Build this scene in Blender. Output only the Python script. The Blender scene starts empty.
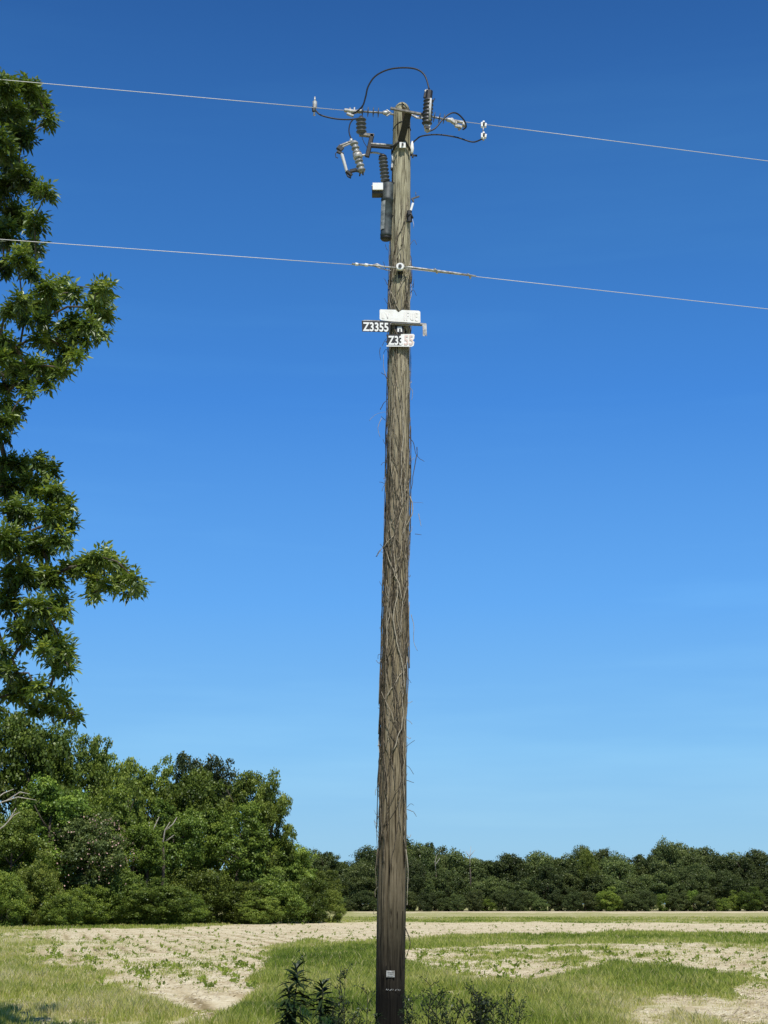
import bpy, math, random
import numpy as np
from mathutils import Vector, Matrix

R = math.radians
rng = np.random.default_rng(7)
random.seed(7)
scene = bpy.context.scene
COL = scene.collection

# ------------------------------------------------------------------ camera
W, H, F = 768, 1024, 1538.0
TILT = math.atan(391.5 / F)
CAM = Vector((0, 0, 1.6))
FWD = Vector((0, math.cos(TILT), math.sin(TILT)))
UP = Vector((0, -math.sin(TILT), math.cos(TILT)))
cam_d = bpy.data.cameras.new('camera'); cam = bpy.data.objects.new('camera', cam_d); COL.objects.link(cam)
cam.location = CAM; cam.rotation_euler = (math.pi / 2 + TILT, 0, 0)
cam_d.sensor_fit = 'VERTICAL'; cam_d.sensor_height = 36; cam_d.lens = F / H * 36
cam_d.clip_end = 8000; cam_d.clip_start = 0.1
scene.camera = cam

def ray(px, py):
    return FWD + Vector((1, 0, 0)) * ((px - 384) / F) + UP * ((512 - py) / F)
def P(px, py, Y):                       # photo position -> point standing at distance Y
    d = ray(px, py); return CAM + d * (Y / d.y)
def PZ(px, py, z):                      # photo position -> point at height z
    d = ray(px, py); return CAM + d * ((z - CAM.z) / d.z)
def project(X, Y, Z):                   # numpy
    dz = Z - CAM.z
    dep = Y * math.cos(TILT) + dz * math.sin(TILT)
    v = -Y * math.sin(TILT) + dz * math.cos(TILT)
    dep = np.maximum(dep, .5)
    return 384 + F * X / dep, 512 - F * v / dep
def mpp(px, py, Y):                     # metres per photo pixel there
    return (P(px + 1, py, Y) - P(px, py, Y)).length

# ------------------------------------------------------------------ materials
def nodes(name):
    m = bpy.data.materials.new(name); m.use_nodes = True
    nt = m.node_tree; nt.nodes.clear()
    out = nt.nodes.new('ShaderNodeOutputMaterial')
    return m, nt, out
def N(nt, t, **kw):
    n = nt.nodes.new(t)
    for k, v in kw.items():
        if k.startswith('i_'):
            key = k[2:].replace('_', ' ')
            n.inputs[key].default_value = v
        else: setattr(n, k, v)
    return n
def ramp(nt, fac, stops):
    r = nt.nodes.new('ShaderNodeValToRGB'); cr = r.color_ramp
    while len(cr.elements) < len(stops): cr.elements.new(.5)
    for e, (p, c) in zip(cr.elements, stops):
        e.position = p; e.color = (*c, 1)
    nt.links.new(fac, r.inputs[0]); return r
def noise(nt, scale, detail=5, rough=.6, vec=None, dist=0.0):
    n = N(nt, 'ShaderNodeTexNoise'); n.inputs['Scale'].default_value = scale
    n.inputs['Detail'].default_value = detail; n.inputs['Roughness'].default_value = rough
    n.inputs['Distortion'].default_value = dist
    if vec is not None: nt.links.new(vec, n.inputs['Vector'])
    return n
def mixc(nt, fac, a, b, mode='MIX'):
    m = nt.nodes.new('ShaderNodeMix'); m.data_type = 'RGBA'; m.blend_type = mode
    def put(sock, v):
        if isinstance(v, (int, float)): sock.default_value = v
        elif isinstance(v, tuple): sock.default_value = (*v, 1)
        else: nt.links.new(v, sock)
    put(m.inputs[0], fac); put(m.inputs[6], a); put(m.inputs[7], b)
    return m.outputs[2]

def simple(name, col, rough=.6, metal=0., spots=.25, scale=20., col2=None, spec=.5):
    m, nt, out = nodes(name)
    tc = N(nt, 'ShaderNodeTexCoord')
    n = noise(nt, scale, 6, .65, tc.outputs['Object'])
    c2 = col2 or tuple(c * (1 - spots * 1.6) for c in col)
    r = ramp(nt, n.outputs[0], [(.38, c2), (.62, col)])
    b = N(nt, 'ShaderNodeBsdfPrincipled'); b.inputs['Roughness'].default_value = rough
    b.inputs['Metallic'].default_value = metal
    b.inputs['Specular IOR Level'].default_value = spec
    nt.links.new(r.outputs[0], b.inputs['Base Color'])
    bp = N(nt, 'ShaderNodeBump'); bp.inputs['Strength'].default_value = .15; bp.inputs['Distance'].default_value = .01
    nt.links.new(n.outputs[0], bp.inputs['Height']); nt.links.new(bp.outputs[0], b.inputs['Normal'])
    nt.links.new(b.outputs[0], out.inputs[0])
    return m

def leaf_mat(name, dark, mid, light, trans=.35, rough=.55, tint=0.17, gloss=.05):
    """leaf colour from a per-leaf attribute plus a little per-tree shift"""
    m, nt, out = nodes(name)
    a = N(nt, 'ShaderNodeAttribute'); a.attribute_name = 'tone'
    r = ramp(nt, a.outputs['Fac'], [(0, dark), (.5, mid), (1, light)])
    oi = N(nt, 'ShaderNodeObjectInfo')
    hs = N(nt, 'ShaderNodeHueSaturation')
    mr = N(nt, 'ShaderNodeMapRange'); mr.inputs[3].default_value = .5 - tint * .10; mr.inputs[4].default_value = .5 + tint * .02
    nt.links.new(oi.outputs['Random'], mr.inputs[0]); nt.links.new(mr.outputs[0], hs.inputs['Hue'])
    mv = N(nt, 'ShaderNodeMapRange'); mv.inputs[3].default_value = 1 - tint * 2.6; mv.inputs[4].default_value = 1 + tint * 2.4
    wn = N(nt, 'ShaderNodeTexWhiteNoise'); wn.noise_dimensions = '1D'
    nt.links.new(oi.outputs['Random'], wn.inputs['W']); nt.links.new(wn.outputs['Value'], mv.inputs[0])
    nt.links.new(mv.outputs[0], hs.inputs['Value'])
    nt.links.new(r.outputs[0], hs.inputs['Color'])
    d = N(nt, 'ShaderNodeBsdfDiffuse'); t = N(nt, 'ShaderNodeBsdfTranslucent'); g = N(nt, 'ShaderNodeBsdfGlossy')
    g.inputs['Roughness'].default_value = .42; g.inputs['Color'].default_value = (.8, .85, .8, 1)
    nt.links.new(hs.outputs[0], d.inputs[0])
    tt = mixc(nt, .6, hs.outputs[0], (1.2, 1.25, .45), 'MULTIPLY')
    nt.links.new(tt, t.inputs[0])
    m1 = N(nt, 'ShaderNodeMixShader'); m1.inputs[0].default_value = trans
    nt.links.new(d.outputs[0], m1.inputs[1]); nt.links.new(t.outputs[0], m1.inputs[2])
    m2 = N(nt, 'ShaderNodeMixShader'); m2.inputs[0].default_value = gloss
    nt.links.new(m1.outputs[0], m2.inputs[1]); nt.links.new(g.outputs[0], m2.inputs[2])
    nt.links.new(m2.outputs[0], out.inputs[0])
    return m

M = {}
M['galv'] = simple('galvanised_steel', (.58, .58, .56), .5, .3, .4, 25, (.22, .20, .17))
M['dark_steel'] = simple('weathered_steel', (.075, .075, .075), .6, .3, .35, 30)
M['brown_steel'] = simple('stained_steel', (.26, .245, .22), .6, .3, .35, 30)
M['porcelain'] = simple('grey_porcelain', (.34, .35, .35), .25, 0, .3, 15, (.16, .16, .15))
M['polymer'] = simple('grey_polymer', (.095, .10, .105), .45, 0, .15, 15)
M['polymer_shaded'] = simple('shaded_polymer', (.05, .052, .055), .4, 0, .15, 15)  # right cutout only, its backside shadow put into the colour
M['sign_white'] = simple('worn_sign_white_and_glare', (.92, .92, .89), .5, 0, .1, 14, (.80, .78, .73))
M['white'] = simple('white_paint', (.88, .88, .86), .5, 0, .04, 14)
M['black'] = simple('black_paint', (.018, .018, .02), .55, 0, .3, 30)
M['rubber'] = simple('black_cable_jacket', (.016, .017, .02), .5, 0, .2, 50)
M['wire'] = simple('aluminium_conductor', (.66, .66, .66), .5, .2, .08, 60)
M['tank'] = simple('grey_tank_paint', (.07, .09, .09), .6, 0, .6, 9, (.015, .02, .022))
M['tank_pale'] = simple('tank_highlight_paint', (.42, .43, .42), .6, 0, .5, 14, (.12, .14, .14))  # pale tone of the tank's painted sun highlight
M['fibre'] = simple('fuse_tube_paper', (.60, .60, .58), .5, 0, .12, 30)
M['faded'] = simple('faded_pink_ink', (.87, .835, .81), .6, 0, .03, 30)
M['pink'] = simple('glare_washed_ink', (.80, .62, .56), .6, 0, .10, 60)  # digits washed out by glare, put into the colour
M['vine_dark'] = simple('dead_vine_bark', (.10, .080, .055), .9, 0, .4, 40)
M['vine_mid'] = simple('dry_vine_bark', (.20, .165, .115), .9, 0, .35, 40)
M['vine_pale'] = simple('bleached_vine_bark', (.42, .37, .28), .9, 0, .25, 40)
M['bark'] = simple('tree_bark', (.12, .095, .07), .95, 0, .45, 4)
M['dead_wood'] = simple('bleached_dead_wood', (.50, .45, .39), .9, 0, .25, 3)
M['litter'] = simple('dry_stalks', (.46, .38, .26), .9, 0, .25, 40)
M['stubble'] = simple('bleached_straw', (.72, .64, .46), .9, 0, .15, 40)
M['weed'] = simple('shade_toned_weed_stem', (.02, .026, .014), .8, 0, .3, 30)  # near-black because the shade over the weeds is put into the colour
M['oak'] = leaf_mat('near_tree_leaves', (.022, .042, .010), (.135, .205, .028), (.48, .53, .10), .40, gloss=.05, tint=0)
M['green'] = leaf_mat('broadleaf_foliage', (.026, .050, .012), (.120, .190, .028), (.30, .38, .062), .3, gloss=.02)
M['olive'] = leaf_mat('dark_pine_foliage', (.022, .040, .016), (.058, .085, .032), (.12, .145, .055), .22, gloss=.02)
M['lime'] = leaf_mat('bright_shrub_foliage', (.038, .064, .012), (.125, .185, .030), (.275, .33, .060), .3, gloss=.02)
M['far'] = leaf_mat('distant_foliage', (.032, .052, .018), (.085, .122, .036), (.185, .225, .062), .26, gloss=.02)
M['weed_leaf'] = leaf_mat('shade_toned_weed_leaf', (.008, .017, .008), (.018, .034, .013), (.040, .062, .020), .15, tint=0, gloss=.03)  # leaf colours darkened to carry the shade they stand in
M['blossom'] = simple('pink_blossom', (.55, .36, .30), .8, 0, .2, 3)

# grass
def grass_mat():
    m, nt, out = nodes('grass_blades')
    a = N(nt, 'ShaderNodeAttribute'); a.attribute_name = 'tone'
    r = ramp(nt, a.outputs['Fac'], [(0, (.110, .170, .030)), (.30, (.25, .32, .055)), (.60, (.45, .47, .115)), (.82, (.60, .54, .24)), (1, (.78, .69, .44))])
    d = N(nt, 'ShaderNodeBsdfDiffuse'); t = N(nt, 'ShaderNodeBsdfTranslucent')
    nt.links.new(r.outputs[0], d.inputs[0]); nt.links.new(r.outputs[0], t.inputs[0])
    mx = N(nt, 'ShaderNodeMixShader'); mx.inputs[0].default_value = .45
    nt.links.new(d.outputs[0], mx.inputs[1]); nt.links.new(t.outputs[0], mx.inputs[2]); nt.links.new(mx.outputs[0], out.inputs[0])
    return m
M['grass'] = grass_mat()

def ground_mat():
    m, nt, out = nodes('sandy_field_soil')
    geo = N(nt, 'ShaderNodeNewGeometry')
    g = N(nt, 'ShaderNodeAttribute'); g.attribute_name = 'green'
    fw = N(nt, 'ShaderNodeAttribute'); fw.attribute_name = 'furrow'
    n1 = noise(nt, .35, 6, .6, geo.outputs['Position'])
    n2 = noise(nt, 7., 6, .7, geo.outputs['Position'])
    n3 = noise(nt, 45., 4, .7, geo.outputs['Position'])
    s1 = ramp(nt, n1.outputs[0], [(.3, (.62, .53, .345)), (.55, (.77, .69, .48)), (.75, (.86, .79, .60))])
    s2 = ramp(nt, n2.outputs[0], [(.3, (.62, .58, .50)), (.55, (1, 1, 1))])
    sand = mixc(nt, .8, s1.outputs[0], s2.outputs[0], 'MULTIPLY')
    s3 = ramp(nt, n3.outputs[0], [(.36, (.55, .5, .42)), (.5, (1, 1, 1))])
    sand = mixc(nt, .5, sand, s3.outputs[0], 'MULTIPLY')
    fr = ramp(nt, fw.outputs['Fac'], [(0, (.42, .38, .30)), (.5, (.86, .83, .78)), (1, (1, 1, 1))])
    sand = mixc(nt, 1., sand, fr.outputs[0], 'MULTIPLY')
    mps = N(nt, 'ShaderNodeMapping'); mps.inputs['Scale'].default_value = (1.6, .7, 1); mps.inputs['Rotation'].default_value = (0, 0, .2); nt.links.new(geo.outputs['Position'], mps.inputs[0])
    n4 = noise(nt, 1.6, 8, .75, mps.outputs[0], .6)
    s4 = ramp(nt, n4.outputs[0], [(.40, (.50, .42, .30)), (.50, (.86, .82, .74)), (.58, (1, 1, 1))])
    sand = mixc(nt, .50, sand, s4.outputs[0], 'MULTIPLY')
    soilg = ramp(nt, n2.outputs[0], [(.33, (.14, .165, .042)), (.47, (.28, .29, .085)), (.60, (.52, .47, .27))])
    # break the green up at its edges
    ad = N(nt, 'ShaderNodeMath', operation='ADD'); nt.links.new(g.outputs['Fac'], ad.inputs[0])
    sb = N(nt, 'ShaderNodeMath', operation='MULTIPLY_ADD'); nt.links.new(n2.outputs[0], sb.inputs[0]); sb.inputs[1].default_value = 1.3; sb.inputs[2].default_value = -.65
    nt.links.new(sb.outputs[0], ad.inputs[1])
    fr2 = ramp(nt, ad.outputs[0], [(.34, (0, 0, 0)), (.72, (1, 1, 1))])
    col = mixc(nt, fr2.outputs[0], sand, soilg.outputs[0])
    b = N(nt, 'ShaderNodeBsdfDiffuse'); nt.links.new(col, b.inputs[0])
    bp = N(nt, 'ShaderNodeBump'); bp.inputs['Strength'].default_value = .5; bp.inputs['Distance'].default_value = .06
    nt.links.new(n2.outputs[0], bp.inputs['Height']); nt.links.new(bp.outputs[0], b.inputs['Normal'])
    nt.links.new(b.outputs[0], out.inputs[0])
    return m
M['ground'] = ground_mat()

def pole_mat():
    m, nt, out = nodes('weathered_pole_wood')
    tc = N(nt, 'ShaderNodeTexCoord')
    mp = N(nt, 'ShaderNodeMapping'); mp.inputs['Scale'].default_value = (1, 1, .045)
    nt.links.new(tc.outputs['Object'], mp.inputs[0])
    grain = noise(nt, 60, 7, .7, mp.outputs[0], .4)
    crack = noise(nt, 22, 4, .6, mp.outputs[0], .8)
    blot = noise(nt, 1.6, 5, .6, tc.outputs['Object'])
    c1 = ramp(nt, grain.outputs[0], [(.34, (.095, .084, .066)), (.46, (.265, .24, .19)), (.66, (.49, .455, .37))])
    c2 = ramp(nt, blot.outputs[0], [(.35, (.74, .72, .60)), (.65, (1.05, 1.02, .98))])
    c = mixc(nt, .8, c1.outputs[0], c2.outputs[0], 'MULTIPLY')
    ck = ramp(nt, crack.outputs[0], [(.385, (.14, .12, .10)), (.43, (1, 1, 1))])
    c = mixc(nt, 1., c, ck.outputs[0], 'MULTIPLY')
    # tree shade on the butt painted in as darkening, greyer top
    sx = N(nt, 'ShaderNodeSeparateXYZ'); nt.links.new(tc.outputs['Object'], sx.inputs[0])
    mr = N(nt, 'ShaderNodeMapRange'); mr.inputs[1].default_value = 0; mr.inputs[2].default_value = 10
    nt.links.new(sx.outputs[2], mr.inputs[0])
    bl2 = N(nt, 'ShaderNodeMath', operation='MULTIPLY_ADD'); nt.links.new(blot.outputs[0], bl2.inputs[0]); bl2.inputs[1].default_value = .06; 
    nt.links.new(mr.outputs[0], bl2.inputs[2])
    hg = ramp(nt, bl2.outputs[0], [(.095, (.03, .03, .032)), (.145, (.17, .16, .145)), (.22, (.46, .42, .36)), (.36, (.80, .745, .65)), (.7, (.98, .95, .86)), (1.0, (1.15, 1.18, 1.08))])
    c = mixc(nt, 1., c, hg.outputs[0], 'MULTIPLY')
    b = N(nt, 'ShaderNodeBsdfPrincipled'); b.inputs['Roughness'].default_value = .9; b.inputs['Specular IOR Level'].default_value = .15
    nt.links.new(c, b.inputs['Base Color'])
    h = mixc(nt, .5, grain.outputs[0], ck.outputs[0])
    bp = N(nt, 'ShaderNodeBump'); bp.inputs['Strength'].default_value = .8; bp.inputs['Distance'].default_value = .012
    nt.links.new(h, bp.inputs['Height']); nt.links.new(bp.outputs[0], b.inputs['Normal'])
    nt.links.new(b.outputs[0], out.inputs[0])
    return m
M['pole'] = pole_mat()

# ------------------------------------------------------------------ object helpers
def link(o, parent=None):
    COL.objects.link(o)
    if parent is not None:
        o.parent = parent
        o.matrix_parent_inverse = parent.matrix_world.inverted()
    return o
def tag(o, label=None, cat=None, group=None, kind=None):
    if label: o['label'] = label
    if cat: o['category'] = cat
    if group: o['group'] = group
    if kind: o['kind'] = kind
    return o
def thing(name, loc, label, cat, group=None):
    o = bpy.data.objects.new(name, None); o.location = loc; o.empty_display_size = .2
    COL.objects.link(o); o.matrix_world = Matrix.Translation(loc)
    return tag(o, label, cat, group)

class MB:
    def __init__(s): s.v = []; s.f = []; s.smooth = []
    def add(s, vs, fs, sm=True):
        b = len(s.v); s.v += [tuple(v) for v in vs]
        for f in fs: s.f.append([i + b for i in f]); s.smooth.append(sm)
    def tube(s, pts, rad, n=8, cap=True):
        pts = [Vector(p) for p in pts]
        if not hasattr(rad, '__len__'): rad = [rad] * len(pts)
        vs = []; fs = []; prev = None
        for i, p in enumerate(pts):
            a = pts[max(i - 1, 0)]; c = pts[min(i + 1, len(pts) - 1)]
            t = (c - a)
            t = t.normalized() if t.length > 1e-9 else Vector((0, 0, 1))
            if prev is None:
                ref = Vector((0, 0, 1)) if abs(t.z) < .9 else Vector((1, 0, 0))
                u = t.cross(ref).normalized()
            else:
                u = (prev - t * prev.dot(t))
                u = u.normalized() if u.length > 1e-6 else t.orthogonal().normalized()
            prev = u; w = t.cross(u)
            for k in range(n):
                an = 2 * math.pi * k / n
                vs.append(p + (u * math.cos(an) + w * math.sin(an)) * rad[i])
        for i in range(len(pts) - 1):
            for k in range(n):
                fs.append([i * n + k, i * n + (k + 1) % n, (i + 1) * n + (k + 1) % n, (i + 1) * n + k])
        s.add(vs, fs)
        if cap:
            b = len(s.v) - len(vs)
            s.f.append([b + k for k in range(n)][::-1]); s.smooth.append(False)
            s.f.append([b + (len(pts) - 1) * n + k for k in range(n)]); s.smooth.append(False)
        return s
    def lathe(s, a, b, prof, n=16):
        """prof: list of (t along a->b, radius in metres)"""
        a = Vector(a); b = Vector(b); ax = b - a
        t = ax.normalized(); u = t.orthogonal().normalized(); w = t.cross(u)
        vs = []; fs = []
        for (tt, r) in prof:
            c = a + ax * tt
            for k in range(n):
                an = 2 * math.pi * k / n
                vs.append(c + (u * math.cos(an) + w * math.sin(an)) * max(r, 1e-4))
        for i in range(len(prof) - 1):
            for k in range(n):
                fs.append([i * n + k, i * n + (k + 1) % n, (i + 1) * n + (k + 1) % n, (i + 1) * n + k])
        s.add(vs, fs)
        base = len(s.v) - len(vs)
        s.f.append([base + k for k in range(n)][::-1]); s.smooth.append(False)
        s.f.append([base + (len(prof) - 1) * n + k for k in range(n)]); s.smooth.append(False)
        return s
    def bar(s, a, b, w, h, side=None, bev=.15):
        """bar from a to b; w across 'side', h the other way; small chamfer"""
        a = Vector(a); b = Vector(b); t = (b - a).normalized()
        side = Vector(side) if side is not None else Vector((0, 1, 0))
        u = (side - t * side.dot(t)).normalized(); v = t.cross(u)
        c = min(w, h) * bev
        sec = [(-w/2 + c, -h/2), (w/2 - c, -h/2), (w/2, -h/2 + c), (w/2, h/2 - c), (w/2 - c, h/2), (-w/2 + c, h/2), (-w/2, h/2 - c), (-w/2, -h/2 + c)]
        vs = [p + u * x + v * y for p in (a, b) for x, y in sec]
        n = 8
        fs = [[k, (k + 1) % n, n + (k + 1) % n, n + k] for k in range(n)] + [list(range(n))[::-1], list(range(n, 2 * n))]
        s.add(vs, fs, False); return s
    def box(s, c, sx, sy, sz, bev=.1):
        c = Vector(c); return s.bar(c - Vector((0, 0, sz / 2)), c + Vector((0, 0, sz / 2)), sx, sy, (1, 0, 0), bev)
    def build(s, name, mat, parent=None):
        me = bpy.data.meshes.new(name); me.from_pydata(s.v, [], s.f); me.update()
        me.polygons.foreach_set('use_smooth', s.smooth)
        me.materials.append(mat)
        o = bpy.data.objects.new(name, me)
        if parent is not None: 
            COL.objects.link(o); o.parent = parent
            mw = parent.matrix_world.inverted(); o.matrix_parent_inverse = mw
        else: COL.objects.link(o)
        return o

def arr_mesh(name, verts, faces_n, nper, mat, tone=None, smooth=False):
    """verts (V,3); faces_n (Fc,nper) index array; tone per vertex"""
    me = bpy.data.meshes.new(name)
    V = len(verts); Fc = len(faces_n)
    me.vertices.add(V); me.vertices.foreach_set('co', np.ascontiguousarray(verts, dtype=np.float32).ravel())
    me.loops.add(Fc * nper); me.loops.foreach_set('vertex_index', np.ascontiguousarray(faces_n, dtype=np.int32).ravel())
    me.polygons.add(Fc)
    me.polygons.foreach_set('loop_start', np.arange(0, Fc * nper, nper, dtype=np.int32))
    me.polygons.foreach_set('loop_total', np.full(Fc, nper, dtype=np.int32))
    me.update(calc_edges=True); me.validate()
    me.polygons.foreach_set('use_smooth', np.full(Fc, smooth))
    if tone is not None:
        at = me.attributes.new('tone', 'FLOAT', 'POINT'); at.data.foreach_set('value', np.ascontiguousarray(tone, dtype=np.float32))
    me.materials.append(mat)
    return me

def unit(a): return a / np.maximum(np.linalg.norm(a, axis=-1, keepdims=True), 1e-9)

def leaf_quads(p, u, nrm, L, Wd):
    """rhombic leaves: p base, u direction, nrm normal"""
    u = unit(u); v = unit(np.cross(nrm, u))
    L = L[:, None]; Wd = Wd[:, None]
    a = p; b = p + u * L * .45 + v * Wd / 2; c = p + u * L; d = p + u * L * .45 - v * Wd / 2
    vs = np.stack([a, b, c, d], 1).reshape(-1, 3)
    f = np.arange(len(p) * 4).reshape(-1, 4)
    return vs, f

# value noise on numpy arrays
def _hash(i, j, seed):
    h = (i * 374761393 + j * 668265263 + seed * 1442695041) & 0xffffffff
    h = ((h ^ (h >> 13)) * 1274126177) & 0xffffffff
    return ((h ^ (h >> 16)) & 0xffff) / 65535.0
def vnoise(x, y, seed=0):
    xi = np.floor(x).astype(np.int64); yi = np.floor(y).astype(np.int64)
    fx = x - xi; fy = y - yi; fx = fx * fx * (3 - 2 * fx); fy = fy * fy * (3 - 2 * fy)
    a = _hash(xi, yi, seed); b = _hash(xi + 1, yi, seed); c = _hash(xi, yi + 1, seed); d = _hash(xi + 1, yi + 1, seed)
    return (a * (1 - fx) + b * fx) * (1 - fy) + (c * (1 - fx) + d * fx) * fy
def fbm(x, y, seed=0, o=4):
    s = 0; a = .5; t = 0
    for k in range(o):
        s = s + a * vnoise(x * 2**k, y * 2**k, seed + k); t += a; a *= .55
    return s / t

# ------------------------------------------------------------------ ground
def sm(e0, e1, x):
    t = np.clip((x - e0) / (e1 - e0), 0, 1); return t * t * (3 - 2 * t)
def interp(x, pts):
    xs, ys = zip(*pts); return np.interp(x, xs, ys)
def row_phase(X, Y):
    left = (X + .205 * Y) / .95
    right = (X - .28 * Y) / .95
    return np.where(X > 3 + 0 * Y, right, left)
def green_of(X, Y):
    """how much grass the field carries at a spot of ground (0 bare sand .. 1 thick)"""
    px, py = project(X, Y, np.zeros_like(X))
    d = np.maximum(py - 903.5, 1.)                  # depth bands of the real field
    wob = (fbm(X * .22, Y * .09, 3) - .5)
    wob2 = (fbm(X * .9, Y * .35, 9) - .5)
    py = py + (wob * .30 + wob2 * .14) * d
    px = px + (fbm(X * .15 + 40, Y * .06, 21) - .5) * 60
    g = np.full_like(X, 0.0)
    def band(v, lo, hi, soft):
        return sm(-soft, soft, v - lo) * (1 - sm(-soft, soft, v - hi))
    # far part of the field: dull green strips between pale sand streaks
    g = np.maximum(g, .74 * band(py, 912.6, 923.6, .9) * sm(300, 345, px))
    g = np.maximum(g, .50 * band(py, 909, 913.5, .6) * (1 - sm(430, 470, px)))
    # verge along the grove
    g = np.maximum(g, 1.3 * band(py, 905, interp(px, [(0, 932), (120, 930), (230, 925), (330, 921), (400, 919)]), 1.5) * (1 - sm(330, 380, px)))
    # green belt behind the pole
    lo = interp(px, [(240, 944), (300, 940), (420, 936), (560, 934), (768, 934)])
    hi = interp(px, [(240, 950), (300, 960), (420, 948), (560, 945), (768, 947)])
    g = np.maximum(g, .98 * band(py, lo, hi, 2.0) * sm(235, 300, px))
    # thin cover on the mottled sand, right
    g = np.maximum(g, .40 * band(py, 944, 975, 5) * sm(395, 420, px))
    # grass block in front, middle and right
    top = interp(px, [(250, 948), (300, 944), (370, 944), (395, 965), (450, 973), (520, 980), (580, 972), (620, 962), (680, 966), (740, 976), (790, 982)])
    left = interp(py, [(940, 290), (955, 262), (975, 275), (990, 250), (1024, 190)])
    gg = sm(-5, 7, py - top) * sm(-25, 15, px - left)
    br = sm(-30, 40, px - interp(py, [(960, 800), (985, 720), (1000, 640), (1024, 600)])) * sm(985, 1006, py)
    g = np.maximum(g, gg * .92 * (1 - .58 * br) * (1 - .5 * sm(720, 760, px)))
    # left foreground
    lf = sm(0, 1, (interp(py, [(925, 30), (945, 42), (965, 62), (985, 110), (1000, 190), (1024, 280)]) - px) / 150 + .5)
    g = np.maximum(g, .82 * lf * sm(922, 932, py))
    # streaky thin cover across the left sand
    g = np.maximum(g, .27 * band(py, 938, 1000, 5) * (1 - sm(210, 300, px)))
    g = np.maximum(g, .64 * sm(995, 1012, py) * (1 - sm(590, 660, px)))
    g = g + wob * .42 + wob2 * .35 + (fbm(X * 1.6, Y * .6, 14) - .5) * .75 + (vnoise(X * 5, Y * 3, 15) - .5) * .32 + (fbm(row_phase(X, Y) * 1.1, Y * .07, 18) - .5) * .36 * sm(2, -1, X) + (fbm(X * .5, Y * .28, 19) - .5) * .6 * sm(-1, 2, X)
    g = np.where(Y < 21, .75 + wob * .5, g)
    return np.clip(g, 0, 1)
def row_phase(X, Y):
    left = (X + .205 * Y) / .95
    right = (X - .28 * Y) / .95
    return np.where(X > 3 + 0 * Y, right, left)
def furrow_of(X, Y):
    ph = row_phase(X + .25 * (fbm(X * .3, Y * .1, 31) - .5), Y)
    c = .5 + .5 * np.cos(2 * math.pi * ph)
    c = 1 - (1 - c) ** 3
    fade = 1 - sm(70, 120, Y)
    return 1 - (1 - c) * fade * (.15 + .85 * sm(.35, .65, fbm(X * .3, Y * .12, 55))) * (.35 + .65 * sm(3, 0, X))
def height_of(X, Y):
    h = .05 * (furrow_of(X, Y) - .5) * sm(26, 34, Y)
    h = h + .10 * (fbm(X * .08, Y * .05, 77) - .5)
    return h

ys = np.concatenate([[-300, -80, -20, 4, 10], np.geomspace(13, 400, 930), [420, 480, 700, 1500, 3500]])
sc_ = np.linspace(-1, 1, 321)
rows = []
for y in ys:
    hw = .30 * max(y, 0) + 6
    outer = np.array([1.15, 1.5, 2.2, 3.5, 6, 12])
    xs = np.concatenate([-(hw * outer + outer ** 2 * 8)[::-1], sc_ * hw, (hw * outer + outer ** 2 * 8)])
    rows.append(np.stack([xs, np.full_like(xs, y)], 1))
G = np.array(rows); ny, nx = G.shape[:2]
X = G[..., 0].ravel(); Y = G[..., 1].ravel()
gr = green_of(X, Y); fu = furrow_of(X, Y); hz = np.where((Y > 12) & (Y < 340), height_of(X, Y), 0)
gr = np.where(Y > 395, .9, gr)
idx = np.arange(ny * nx).reshape(ny, nx)
faces = np.stack([idx[:-1, :-1], idx[:-1, 1:], idx[1:, 1:], idx[1:, :-1]], -1).reshape(-1, 4)
me = arr_mesh('ground', np.stack([X, Y, hz], 1), faces, 4, M['ground'], smooth=True)
for nm, v in (('green', gr), ('furrow', fu)):
    a = me.attributes.new(nm, 'FLOAT', 'POINT'); a.data.foreach_set('value', v.astype(np.float32))
go = bpy.data.objects.new('ground', me); COL.objects.link(go)
tag(go, 'sandy pale field soil with faint planting rows and green patches', 'ground', kind='structure')

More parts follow.
